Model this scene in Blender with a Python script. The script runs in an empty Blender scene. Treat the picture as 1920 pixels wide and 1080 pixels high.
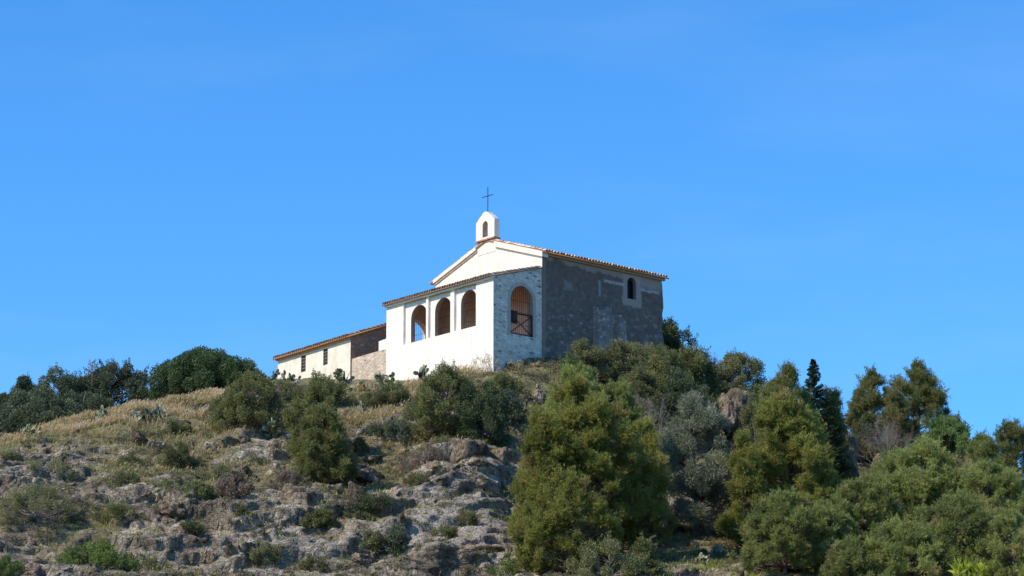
import bpy, bmesh, math, random
import numpy as np
from mathutils import Vector, geometry

# ------------------------------------------------------------------ camera, sky, sun, exposure
SC = bpy.context.scene
COL = SC.collection
FPX = 5900.0
TH = math.atan(1441.0 / 5900.0)
CAM = np.array([0.0, 0.0, 1.7])
cd = bpy.data.cameras.new("camera"); cam = bpy.data.objects.new("camera", cd); COL.objects.link(cam)
cam.location = CAM; cam.rotation_euler = (math.pi / 2 + TH, 0, 0)
cd.sensor_width = 36; cd.lens = 36 * FPX / 1920.0; cd.clip_start = 0.5; cd.clip_end = 12000
SC.camera = cam

SUN_EL = math.radians(43); SUN_AZ = math.radians(62)          # azimuth: from behind the camera towards the left
sdir = Vector((-math.sin(SUN_AZ) * math.cos(SUN_EL), -math.cos(SUN_AZ) * math.cos(SUN_EL), math.sin(SUN_EL)))
ld = bpy.data.lights.new("sun", 'SUN'); sun = bpy.data.objects.new("sun", ld); COL.objects.link(sun)
ld.energy = 5.0; ld.angle = math.radians(0.5); ld.color = (1.0, 0.91, 0.77)
sun.rotation_euler = sdir.to_track_quat('Z', 'Y').to_euler()
w = bpy.data.worlds.new("World"); SC.world = w; w.use_nodes = True
nt = w.node_tree; bg = nt.nodes["Background"]
sky = nt.nodes.new("ShaderNodeTexSky"); sky.sky_type = 'NISHITA'; sky.sun_disc = False
sky.sun_elevation = SUN_EL; sky.sun_rotation = math.atan2(sdir.x, sdir.y)
sky.altitude = 300; sky.air_density = 1.0; sky.dust_density = 0.3; sky.ozone_density = 2.5
mul = nt.nodes.new("ShaderNodeMix"); mul.data_type = 'RGBA'; mul.blend_type = 'MULTIPLY'
mul.inputs[0].default_value = 1.0; mul.inputs[7].default_value = (0.47, 1.20, 1.80, 1)
nt.links.new(sky.outputs[0], mul.inputs[6])
tc = nt.nodes.new("ShaderNodeTexCoord"); sp_ = nt.nodes.new("ShaderNodeSeparateXYZ"); nt.links.new(tc.outputs["Generated"], sp_.inputs[0])
gr = nt.nodes.new("ShaderNodeValToRGB"); nt.links.new(sp_.outputs[2], gr.inputs[0])
gr.color_ramp.elements[0].position = 0.17; gr.color_ramp.elements[0].color = (1.20, 1.03, 1.0, 1)
gr.color_ramp.elements[1].position = 0.33; gr.color_ramp.elements[1].color = (0.90, 0.96, 1.0, 1)
m2 = nt.nodes.new("ShaderNodeMix"); m2.data_type = 'RGBA'; m2.blend_type = 'MULTIPLY'; m2.inputs[0].default_value = 1.0
nt.links.new(mul.outputs[2], m2.inputs[6]); nt.links.new(gr.outputs[0], m2.inputs[7])
wm_ = nt.nodes.new("ShaderNodeMapping"); wm_.inputs["Scale"].default_value = (5, 5, 22); nt.links.new(tc.outputs["Generated"], wm_.inputs[0])
wn = nt.nodes.new("ShaderNodeTexNoise"); wn.inputs["Scale"].default_value = 1.6; wn.inputs["Detail"].default_value = 5; nt.links.new(wm_.outputs[0], wn.inputs[0])
wr = nt.nodes.new("ShaderNodeValToRGB"); wr.color_ramp.elements[0].position = 0.5; wr.color_ramp.elements[1].position = 0.8
wr.color_ramp.elements[1].color = (0.05, 0.05, 0.05, 1); nt.links.new(wn.outputs["Fac"], wr.inputs[0])
m3 = nt.nodes.new("ShaderNodeMix"); m3.data_type = 'RGBA'; nt.links.new(wr.outputs[0], m3.inputs[0]); nt.links.new(m2.outputs[2], m3.inputs[6])
m3.inputs[7].default_value = (7.0, 7.6, 8.0, 1); nt.links.new(m3.outputs[2], bg.inputs[0])
bg.inputs[1].default_value = 0.125
SC.view_settings.view_transform = 'Standard'; SC.view_settings.look = 'None'
SC.view_settings.exposure = 0.0; SC.view_settings.gamma = 1.0
SC.cycles.use_denoising = True; SC.cycles.sample_clamp_indirect = 4; SC.cycles.max_bounces = 6; SC.cycles.diffuse_bounces = 5; SC.cycles.glossy_bounces = 2
SC.cycles.transmission_bounces = 3; SC.cycles.transparent_max_bounces = 4
SC.cycles.caustics_reflective = False; SC.cycles.caustics_refractive = False

rng = np.random.default_rng(11)

# ------------------------------------------------------------------ pixel -> world helpers (photograph measured at 1920 x 1080)
def at(px, py, Y):
    X = (px - 960) / FPX; Z = -(py - 540) / FPX
    r = np.array([X, math.cos(TH) - Z * math.sin(TH), math.sin(TH) + Z * math.cos(TH)])
    return CAM + r * (Y / r[1])
def zpy(py, Y):
    Z = -(np.asarray(py, float) - 540) / FPX
    return CAM[2] + Y * (math.sin(TH) + Z * math.cos(TH)) / (math.cos(TH) - Z * math.sin(TH))
def proj(x, y, z):
    dz = z - CAM[2]
    fw = y * math.cos(TH) + dz * math.sin(TH); up = -y * math.sin(TH) + dz * math.cos(TH)
    return 960 + FPX * x / fw, 540 - FPX * up / fw
KX = 1.0 / (math.cos(TH) + 0.052 * math.sin(TH)) / FPX        # px offset -> x / Y near the hillside

# ------------------------------------------------------------------ materials
def mat(name):
    m = bpy.data.materials.new(name); m.use_nodes = True
    n = m.node_tree; p = n.nodes["Principled BSDF"]; p.inputs["Specular IOR Level"].default_value = 0.25
    p.inputs["Roughness"].default_value = 0.9
    return m, n, p
def N(n, t, **k):
    o = n.nodes.new(t)
    for a, b in k.items(): setattr(o, a, b)
    return o
def noise(n, co, scale, detail=5, rough=0.6, dist=0.0):
    o = N(n, "ShaderNodeTexNoise"); o.inputs["Scale"].default_value = scale; o.inputs["Detail"].default_value = detail
    o.inputs["Roughness"].default_value = rough; o.inputs["Distortion"].default_value = dist
    n.links.new(co, o.inputs["Vector"]); return o.outputs["Fac"]
def ramp(n, fac, stops, interp='LINEAR'):
    o = N(n, "ShaderNodeValToRGB"); cr = o.color_ramp; cr.interpolation = interp
    while len(cr.elements) < len(stops): cr.elements.new(0.5)
    for e, (p, c) in zip(cr.elements, stops):
        e.position = p; e.color = (c, c, c, 1) if not isinstance(c, tuple) else (*c, 1)
    n.links.new(fac, o.inputs[0]); return o.outputs[0]
def mix(n, fac, a, b, mode='MIX'):
    o = N(n, "ShaderNodeMix", data_type='RGBA', blend_type=mode)
    for s, v in ((0, fac), (6, a), (7, b)):
        if isinstance(v, (int, float)): o.inputs[s].default_value = v
        elif isinstance(v, tuple): o.inputs[s].default_value = (*v, 1)
        else: n.links.new(v, o.inputs[s])
    return o.outputs[2]
def math_(n, op, a, b=None, c=None):
    o = N(n, "ShaderNodeMath", operation=op)
    for i, v in enumerate((a, b, c)):
        if v is None: continue
        if isinstance(v, (int, float)): o.inputs[i].default_value = v
        else: n.links.new(v, o.inputs[i])
    return o.outputs[0]
def bump(n, p, h, strength, dist):
    b = N(n, "ShaderNodeBump"); b.inputs["Strength"].default_value = strength; b.inputs["Distance"].default_value = dist
    n.links.new(h, b.inputs["Height"]); n.links.new(b.outputs[0], p.inputs["Normal"]); return b
def obco(n): return N(n, "ShaderNodeTexCoord").outputs["Object"]
def scaled(n, co, s):
    o = N(n, "ShaderNodeMapping"); o.inputs["Scale"].default_value = s; n.links.new(co, o.inputs[0]); return o.outputs[0]
def voro(n, co, scale, feature='F1', out="Distance", rnd=1.0):
    o = N(n, "ShaderNodeTexVoronoi", feature=feature); o.inputs["Scale"].default_value = scale
    o.inputs["Randomness"].default_value = rnd
    n.links.new(co, o.inputs["Vector"]); return o.outputs[out]

def foliage(name, cols, trans=0.42, obj_var=0.3, gain=1.7):
    """leaves: colour from each leaf clump's own tint, a little light through the leaf"""
    m, n, p = mat(name)
    a = N(n, "ShaderNodeAttribute"); a.attribute_name = "tint"
    oi = N(n, "ShaderNodeObjectInfo")
    k = len(cols)
    c = ramp(n, a.outputs["Fac"], [(q, tuple(min(v * gain, .9) for v in col)) for q, col in cols])
    v = math_(n, 'MULTIPLY_ADD', oi.outputs["Random"], obj_var, 1 - obj_var / 2)
    hs = N(n, "ShaderNodeHueSaturation"); n.links.new(c, hs.inputs["Color"]); n.links.new(v, hs.inputs["Value"])
    p.inputs["Roughness"].default_value = 0.65; p.inputs["Specular IOR Level"].default_value = 0.3
    n.links.new(hs.outputs[0], p.inputs["Base Color"])
    t = N(n, "ShaderNodeBsdfTranslucent"); n.links.new(hs.outputs[0], t.inputs[0])
    ms = N(n, "ShaderNodeMixShader"); ms.inputs[0].default_value = trans
    n.links.new(p.outputs[0], ms.inputs[1]); n.links.new(t.outputs[0], ms.inputs[2])
    n.links.new(ms.outputs[0], n.nodes["Material Output"].inputs[0])
    return m

M = {}
M['pine'] = foliage("pine needles", [(0.0, (0.105, 0.110, 0.028)), (0.35, (0.155, 0.155, 0.036)), (0.75, (0.205, 0.200, 0.042)), (0.93, (0.235, 0.215, 0.048)), (1.0, (0.25, 0.165, 0.07))])
M['pine_green'] = foliage("green pine needles", [(0.0, (0.105, 0.120, 0.038)), (0.5, (0.165, 0.178, 0.052)), (0.92, (0.215, 0.220, 0.064)), (1.0, (0.24, 0.19, 0.085))])
M['pine_far'] = foliage("grey green pine needles", [(0.0, (0.080, 0.086, 0.028)), (0.5, (0.125, 0.128, 0.040)), (0.9, (0.165, 0.150, 0.050)), (1.0, (0.20, 0.14, 0.06))])
M['stone_pine'] = foliage("bright green needles", [(0.0, (0.085, 0.125, 0.038)), (0.5, (0.130, 0.180, 0.052)), (1.0, (0.18, 0.22, 0.065))])
M['dark_leaf'] = foliage("dark glossy leaves", [(0.0, (0.032, 0.044, 0.020)), (0.6, (0.056, 0.070, 0.028)), (1.0, (0.09, 0.10, 0.034))], 0.2)
M['carob_leaf'] = foliage("carob leaves", [(0.0, (0.030, 0.050, 0.020)), (0.6, (0.052, 0.078, 0.028)), (1.0, (0.080, 0.105, 0.034))], 0.25)
M['blue_leaf'] = foliage("dull blue green leaves", [(0.0, (0.050, 0.066, 0.036)), (0.6, (0.078, 0.092, 0.050)), (1.0, (0.12, 0.125, 0.06))], 0.25)
M['olive_leaf'] = foliage("olive leaves", [(0.0, (0.095, 0.10, 0.060)), (0.6, (0.15, 0.155, 0.095)), (1.0, (0.22, 0.215, 0.135))], 0.2)
M['grey_leaf'] = foliage("grey green leaves", [(0.0, (0.095, 0.097, 0.042)), (0.6, (0.15, 0.148, 0.060)), (1.0, (0.20, 0.185, 0.075))], 0.3)
M['green_leaf'] = foliage("green bush leaves", [(0.0, (0.070, 0.074, 0.028)), (0.6, (0.120, 0.122, 0.042)), (1.0, (0.18, 0.172, 0.056))], 0.35)
M['bright_leaf'] = foliage("bright green leaves", [(0.0, (0.065, 0.09, 0.022)), (0.6, (0.105, 0.14, 0.030)), (1.0, (0.16, 0.185, 0.045))], 0.4)
M['yellow_leaf'] = foliage("yellow green new leaves", [(0.0, (0.10, 0.14, 0.02)), (0.6, (0.20, 0.22, 0.02)), (1.0, (0.30, 0.29, 0.03))], 0.5)
M['spire'] = foliage("dark conifer needles", [(0.0, (0.012, 0.022, 0.010)), (1.0, (0.028, 0.040, 0.016))], 0.1)
M['rusty'] = foliage("rusty thin twiggy foliage", [(0.0, (0.10, 0.085, 0.06)), (0.6, (0.17, 0.13, 0.09)), (1.0, (0.24, 0.16, 0.12))], 0.3)
M['dry_grass'] = foliage("dry grass", gain=1.0, trans=0.4, obj_var=0, cols=[(0.0, (0.26, 0.22, 0.075)), (0.45, (0.44, 0.34, 0.15)), (0.8, (0.58, 0.43, 0.23)), (1.0, (0.66, 0.50, 0.33))])
M['green_grass'] = foliage("green grass", [(0.0, (0.11, 0.14, 0.030)), (0.6, (0.19, 0.22, 0.035)), (1.0, (0.30, 0.30, 0.06))], 0.4, 0)
M['scrub'] = foliage("low grey scrub", [(0.0, (0.065, 0.055, 0.036)), (0.40, (0.115, 0.098, 0.055)), (0.7, (0.115, 0.112, 0.045)), (1.0, (0.21, 0.16, 0.095))], 0.25, 0)

def bark(name, a, b):
    m, n, p = mat(name); co = obco(n)
    c = ramp(n, noise(n, scaled(n, co, (6, 6, 1.5)), 3, 6), [(0.3, a), (0.7, b)])
    n.links.new(c, p.inputs["Base Color"]); return m
M['bark'] = bark("pine bark", (0.10, 0.07, 0.05), (0.24, 0.19, 0.16))
M['twig'] = bark("grey twigs", (0.20, 0.16, 0.14), (0.38, 0.32, 0.29))
M['stalk'] = bark("dry stalk", (0.20, 0.13, 0.08), (0.33, 0.23, 0.15))

def cactus_mat():
    m, n, p = mat("prickly pear skin"); a = N(n, "ShaderNodeAttribute"); a.attribute_name = "tint"
    c = ramp(n, a.outputs["Fac"], [(0, (0.06, 0.072, 0.032)), (0.5, (0.13, 0.145, 0.065)), (0.86, (0.32, 0.32, 0.20)), (1, (0.42, 0.36, 0.22))])
    n.links.new(c, p.inputs["Base Color"]); p.inputs["Roughness"].default_value = 0.5; return m
M['cactus'] = cactus_mat()

def rock_colour(n, co, seed=0.0):
    """limestone: pale faces, grey-violet weathering, black lichen, ochre where freshly broken"""
    mp = N(n, "ShaderNodeMapping"); mp.inputs["Location"].default_value = (seed, seed * 2, 0); n.links.new(co, mp.inputs[0]); co = mp.outputs[0]
    big = noise(n, co, 0.22, 4, 0.6); mid = noise(n, co, 1.1, 7, 0.72, 0.4); fine = noise(n, co, 6.5, 8, 0.8)
    base = ramp(n, mid, [(0.28, (0.11, 0.093, 0.078)), (0.43, (0.25, 0.218, 0.18)), (0.54, (0.42, 0.375, 0.315)), (0.68, (0.70, 0.63, 0.54))])
    f = ramp(n, fine, [(0.36, (0.30, 0.28, 0.29)), (0.5, (0.88, 0.86, 0.85)), (0.62, (1.4, 1.36, 1.3))])
    c = mix(n, 1.0, base, f, 'MULTIPLY')
    c = mix(n, 1.0, c, ramp(n, big, [(0.34, (0.62, 0.58, 0.53)), (0.5, (1.0, 0.95, 0.88)), (0.64, (1.5, 1.45, 1.36))]), 'MULTIPLY')
    lich = ramp(n, noise(n, scaled(n, co, (1, 1, 0.45)), 0.9, 8, 0.75), [(0.56, 0.0), (0.66, 0.85)])
    c = mix(n, lich, c, (0.085, 0.072, 0.066))
    och = ramp(n, noise(n, co, 0.55, 5, 0.6, 0.6), [(0.62, 0.0), (0.72, 0.75)])
    c = mix(n, och, c, (0.46, 0.34, 0.21))
    return c, mid, fine
def rock_mat(name, seed):
    m, n, p = mat(name); co = N(n, "ShaderNodeNewGeometry").outputs["Position"]
    c, mid, fine = rock_colour(n, co, seed)
    c = mix(n, 1.0, c, (0.74, 0.67, 0.60), 'MULTIPLY')
    n.links.new(c, p.inputs["Base Color"])
    h = math_(n, 'ADD', mid, math_(n, 'MULTIPLY', fine, 0.5)); bump(n, p, h, 1.0, 0.3)
    return m
M['rock'] = rock_mat("limestone boulder", 3.7)
def ground_mat():
    m, n, p = mat("rocky hillside"); co = obco(n)
    c, mid, fine = rock_colour(n, co, 0)
    pa = N(n, "ShaderNodeAttribute"); pa.attribute_name = "pale"
    c = mix(n, math_(n, 'MULTIPLY', ramp(n, math_(n, 'ADD', pa.outputs["Fac"], math_(n, 'SUBTRACT', mid, 0.5)), [(0.3, 0.0), (0.7, 1.0)]), 0.5), c, mix(n, 1.0, (0.56, 0.51, 0.45), ramp(n, fine, [(0.38, 0.45), (0.5, 0.95), (0.65, 1.25)]), 'MULTIPLY'))
    a = N(n, "ShaderNodeAttribute"); a.attribute_name = "soil"
    nn = noise(n, co, 1.6, 7, 0.7)
    sf = math_(n, 'ADD', a.outputs["Fac"], math_(n, 'MULTIPLY', math_(n, 'SUBTRACT', nn, 0.5), 1.5))
    sf = ramp(n, sf, [(0.42, 0.0), (0.58, 1.0)])
    soil = ramp(n, noise(n, co, 2.3, 7, 0.7), [(0.3, (0.11, 0.085, 0.055)), (0.45, (0.25, 0.20, 0.12)), (0.58, (0.23, 0.21, 0.09)), (0.72, (0.46, 0.36, 0.23))])
    c = mix(n, sf, c, soil)
    c = mix(n, 1.0, c, (1.00, 0.99, 0.96), 'MULTIPLY')
    n.links.new(c, p.inputs["Base Color"])
    v = voro(n, scaled(n, co, (1, 1, 1.7)), 1.7, 'DISTANCE_TO_EDGE')
    cr = ramp(n, v, [(0.0, 0.0), (0.09, 1.0)])
    h = math_(n, 'ADD', math_(n, 'ADD', mid, math_(n, 'MULTIPLY', fine, 0.5)), math_(n, 'MULTIPLY', cr, 0.25)); bump(n, p, h, 1.0, 0.35)
    return m
M['ground'] = ground_mat()

def plaster_mat(name, base, dark, stone_amt=0.0, stain=(0.55, 0.47, 0.38), quoin=False):
    m, n, p = mat(name); co = obco(n)
    c = ramp(n, noise(n, co, 1.3, 7, 0.7), [(0.3, dark), (0.6, base)])
    sep = N(n, "ShaderNodeSeparateXYZ"); n.links.new(co, sep.inputs[0])
    stk = ramp(n, noise(n, scaled(n, co, (2.2, 2.2, 0.28)), 1.6, 7, 0.7), [(0.33, (0.87, 0.85, 0.82)), (0.5, (1.0, 1.0, 1.0))]); c = mix(n, 1.0, c, stk, 'MULTIPLY')
    low = N(n, "ShaderNodeMapRange"); low.inputs[1].default_value = 1.5; low.inputs[2].default_value = -0.5
    n.links.new(sep.outputs[2], low.inputs[0])
    st = math_(n, 'MULTIPLY', low.outputs[0], ramp(n, noise(n, co, 0.9, 5), [(0.4, 0.2), (0.6, 1.0)]))
    c = mix(n, math_(n, 'MULTIPLY', st, 0.45), c, stain)
    h = noise(n, co, 5, 8, 0.75)
    if stone_amt > 0:
        wco = scaled(n, co, (1, 1, 2.1))
        o = N(n, "ShaderNodeMix", data_type='VECTOR'); o.inputs[0].default_value = 0.06
        n.links.new(wco, o.inputs[4]); nz = N(n, "ShaderNodeTexNoise"); nz.inputs["Scale"].default_value = 3; n.links.new(wco, nz.inputs[0]); n.links.new(nz.outputs["Color"], o.inputs[5])
        edge = voro(n, o.outputs[1], 3.3, 'DISTANCE_TO_EDGE'); cell = voro(n, o.outputs[1], 3.3, 'F1', "Color")
        sp = N(n, "ShaderNodeSeparateColor"); n.links.new(cell, sp.inputs[0])
        thr = math_(n, 'ADD', sp.outputs[0], math_(n, 'MULTIPLY', math_(n, 'SUBTRACT', noise(n, co, 0.8, 3), 0.5), 1.3))
        if quoin:
            qx = N(n, "ShaderNodeMapRange"); qx.inputs[1].default_value = 0.55; qx.inputs[2].default_value = 0.15; n.links.new(sep.outputs[0], qx.inputs[0])
            thr = math_(n, 'ADD', thr, math_(n, 'MULTIPLY', qx.outputs[0], 0.30))
        on = ramp(n, thr, [(1 - stone_amt - 0.05, 0.0), (1 - stone_amt + 0.05, 1.0)])
        ins = ramp(n, math_(n, 'ADD', edge, math_(n, 'MULTIPLY', math_(n, 'SUBTRACT', noise(n, co, 7, 5), 0.5), 0.25)), [(0.11, 0.0), (0.17, 1.0)])
        sc = ramp(n, sp.outputs[1], [(0.0, (0.20, 0.19, 0.165)), (0.6, (0.34, 0.31, 0.27)), (1.0, (0.48, 0.40, 0.31))])
        rel = ramp(n, edge, [(0.0, (0.80, 0.80, 0.80)), (0.10, (0.86, 0.85, 0.84)), (0.22, (1.04, 1.03, 1.02))]); c = mix(n, 0.8, c, rel, 'MULTIPLY')
        c = mix(n, 0.5, c, ramp(n, sp.outputs[2], [(0, (0.72, 0.71, 0.69)), (1, (1.1, 1.1, 1.1))]), 'MULTIPLY')
        c = mix(n, math_(n, 'MULTIPLY', on, ins), c, sc)
        h = math_(n, 'ADD', h, math_(n, 'MULTIPLY', ramp(n, edge, [(0, 0.0), (0.2, 1.0)]), 0.5))
    n.links.new(c, p.inputs["Base Color"]); bump(n, p, h, 0.5, 0.05)
    return m
M['white'] = plaster_mat("white painted plaster", (0.86, 0.785, 0.67), (0.75, 0.68, 0.575), 0.0)
M['white_clean'] = plaster_mat("clean white facade", (0.84, 0.745, 0.60), (0.77, 0.68, 0.545), 0.0)
M['white_stone'] = plaster_mat("whitewashed rubble", (0.86, 0.75, 0.62), (0.68, 0.585, 0.48), 0.27, quoin=True)
M['cream'] = plaster_mat("cream house plaster", (0.84, 0.74, 0.58), (0.66, 0.56, 0.42), 0.0)
M['rubble_pale'] = plaster_mat("pale rubble masonry", (0.70, 0.55, 0.40), (0.50, 0.38, 0.27), 0.42)
M['rubble_brown'] = plaster_mat("brown rubble masonry", (0.46, 0.26, 0.17), (0.27, 0.16, 0.115), 0.35)
M['inner'] = plaster_mat("faded terracotta inner wall", (0.86, 0.60, 0.47), (0.72, 0.49, 0.38), 0.0)
def brick_mat(name, a, b, mortar):
    m, n, p = mat(name); co = obco(n)
    t = N(n, "ShaderNodeTexBrick"); t.inputs["Scale"].default_value = 1; t.inputs["Brick Width"].default_value = 0.28
    t.inputs["Row Height"].default_value = 0.075; t.inputs["Mortar Size"].default_value = 0.01
    t.inputs["Color1"].default_value = (*a, 1); t.inputs["Color2"].default_value = (*b, 1); t.inputs["Mortar"].default_value = (*mortar, 1)
    mp = N(n, "ShaderNodeMapping"); mp.inputs["Rotation"].default_value = (math.pi / 2, 0, 0.7); n.links.new(co, mp.inputs[0]); n.links.new(mp.outputs[0], t.inputs[0])
    c = mix(n, 0.6, t.outputs[0], ramp(n, noise(n, co, 4, 6), [(0.3, a), (0.7, b)]))
    n.links.new(c, p.inputs["Base Color"]); return m
M['brick'] = brick_mat("old brick", (0.34, 0.20, 0.13), (0.50, 0.33, 0.22), (0.5, 0.45, 0.4))
M['soffit'] = brick_mat("orange brick cornice", (0.50, 0.22, 0.09), (0.62, 0.31, 0.13), (0.5, 0.38, 0.28))
def tile_mat(name):
    m, n, p = mat(name); a = N(n, "ShaderNodeAttribute"); a.attribute_name = "tint"; co = obco(n)
    c = ramp(n, a.outputs["Fac"], [(0, (0.36, 0.20, 0.13)), (0.4, (0.55, 0.35, 0.24)), (0.7, (0.70, 0.54, 0.42)), (1, (0.80, 0.70, 0.60))])
    c = mix(n, ramp(n, noise(n, co, 3.5, 6, 0.7), [(0.5, 0.0), (0.75, 0.6)]), c, (0.20, 0.16, 0.12))
    n.links.new(c, p.inputs["Base Color"]); return m
M['tile'] = tile_mat("weathered barrel tile")
def flat(name, c, r=0.7, metal=0.0, var=0.25):
    m, n, p = mat(name); co = obco(n)
    cc = ramp(n, noise(n, co, 4, 5), [(0.3, tuple(v * (1 - var) for v in c)), (0.7, tuple(v * (1 + var) for v in c))])
    n.links.new(cc, p.inputs["Base Color"]); p.inputs["Roughness"].default_value = r; p.inputs["Metallic"].default_value = metal; return m
M['iron'] = flat("rusty dark iron", (0.045, 0.030, 0.026), 0.6, 0.3)
M['dark_wood'] = flat("dark stained wood", (0.05, 0.028, 0.022))
M['glass'] = flat("dark window pane", (0.015, 0.018, 0.022), 0.15, 0, 0.1)
M['ochre'] = flat("ochre coping", (0.55, 0.38, 0.28))
M['red_brick'] = flat("red brown ledge", (0.42, 0.21, 0.14))

def nave_mat():
    m, n, p = mat("stained grey render"); co = obco(n)
    sep = N(n, "ShaderNodeSeparateXYZ"); n.links.new(co, sep.inputs[0]); X, Z = sep.outputs[0], sep.outputs[2]
    n1 = noise(n, co, 0.7, 7, 0.7); n2 = noise(n, co, 2.6, 8, 0.75); n3 = noise(n, co, 9, 6, 0.7)
    c = ramp(n, n2, [(0.3, (0.118, 0.080, 0.064)), (0.55, (0.192, 0.136, 0.108)), (0.75, (0.31, 0.228, 0.182))])
    # rubble showing through below
    wco = scaled(n, co, (1, 1, 1.5)); e = voro(n, wco, 3.4, 'DISTANCE_TO_EDGE'); cell = voro(n, wco, 3.4, 'F1', "Color")
    sp = N(n, "ShaderNodeSeparateColor"); n.links.new(cell, sp.inputs[0])
    rub = ramp(n, sp.outputs[0], [(0, (0.12, 0.09, 0.075)), (0.7, (0.26, 0.205, 0.16)), (1, (0.46, 0.38, 0.30))])
    rub = mix(n, ramp(n, e, [(0.0, 1.0), (0.10, 0.0)]), rub, (0.12, 0.11, 0.11))
    mr = N(n, "ShaderNodeMapRange"); mr.inputs[1].default_value = 6.6; mr.inputs[2].default_value = 4.0
    n.links.new(math_(n, 'ADD', Z, math_(n, 'MULTIPLY', math_(n, 'SUBTRACT', n1, 0.5), 5)), mr.inputs[0])
    lowf = math_(n, 'MULTIPLY', mr.outputs[0], ramp(n, n2, [(0.40, 0.15), (0.60, 0.75)]))
    c = mix(n, lowf, c, rub)
    # pale band under the eave, wider towards the far end
    edge = math_(n, 'ADD', Z, math_(n, 'ADD', math_(n, 'MULTIPLY', X, 0.05), math_(n, 'MULTIPLY', math_(n, 'SUBTRACT', n1, 0.5), 3.0)))
    c = mix(n, math_(n, 'MULTIPLY', ramp(n, math_(n, 'MULTIPLY', edge, 0.1), [(0.795, 0.0), (0.81, 1.0)]), 0.8), c, (0.40, 0.30, 0.23))
    def box(x0, x1, z0, z1, rag=0.5, soft=0.06):
        dx = math_(n, 'SUBTRACT', math_(n, 'ABSOLUTE', math_(n, 'SUBTRACT', X, (x0 + x1) / 2)), (x1 - x0) / 2)
        dz = math_(n, 'SUBTRACT', math_(n, 'ABSOLUTE', math_(n, 'SUBTRACT', Z, (z0 + z1) / 2)), (z1 - z0) / 2)
        d = math_(n, 'ADD', math_(n, 'MAXIMUM', dx, dz), math_(n, 'ADD', math_(n, 'MULTIPLY', math_(n, 'SUBTRACT', n2, 0.5), rag * 1.6), math_(n, 'MULTIPLY', math_(n, 'SUBTRACT', n3, 0.5), 0.30)))
        return ramp(n, math_(n, 'ADD', math_(n, 'MULTIPLY', d, -1.0), 0.5), [(0.5 - soft, 0.0), (0.5 + soft, 1.0)])
    c = mix(n, math_(n, 'MULTIPLY', box(10.95, 12.6, 5.75, 7.95, 0.7), 0.85), c, (0.44, 0.34, 0.275))
    c = mix(n, math_(n, 'MULTIPLY', box(12.6, 14.3, 7.0, 7.7, 0.9), 0.6), c, (0.38, 0.31, 0.26))
    c = mix(n, math_(n, 'MULTIPLY', box(9.3, 11.0, 6.98, 7.14, 0.25), 0.8), c, (0.50, 0.48, 0.47))
    c = mix(n, math_(n, 'MULTIPLY', box(12.6, 14.2, 6.92, 7.04, 0.25), 0.8), c, (0.50, 0.48, 0.47))
    c = mix(n, math_(n, 'MULTIPLY', box(8.85, 9.0, 6.0, 7.0, 0.2), 0.7), c, (0.42, 0.40, 0.40))
    c = mix(n, math_(n, 'MULTIPLY', box(5.9, 6.6, 6.0, 6.5, 0.8), 0.5), c, (0.36, 0.31, 0.27))
    # brick quoins at the near corner
    c = mix(n, math_(n, 'MULTIPLY', box(4.0, 4.30, -3, 8.2, 0.3), 0.55), c, (0.33, 0.24, 0.19))
    n.links.new(c, p.inputs["Base Color"])
    bump(n, p, math_(n, 'ADD', n2, math_(n, 'MULTIPLY', n3, 0.5)), 0.7, 0.08); return m
M['nave'] = nave_mat()

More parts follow.
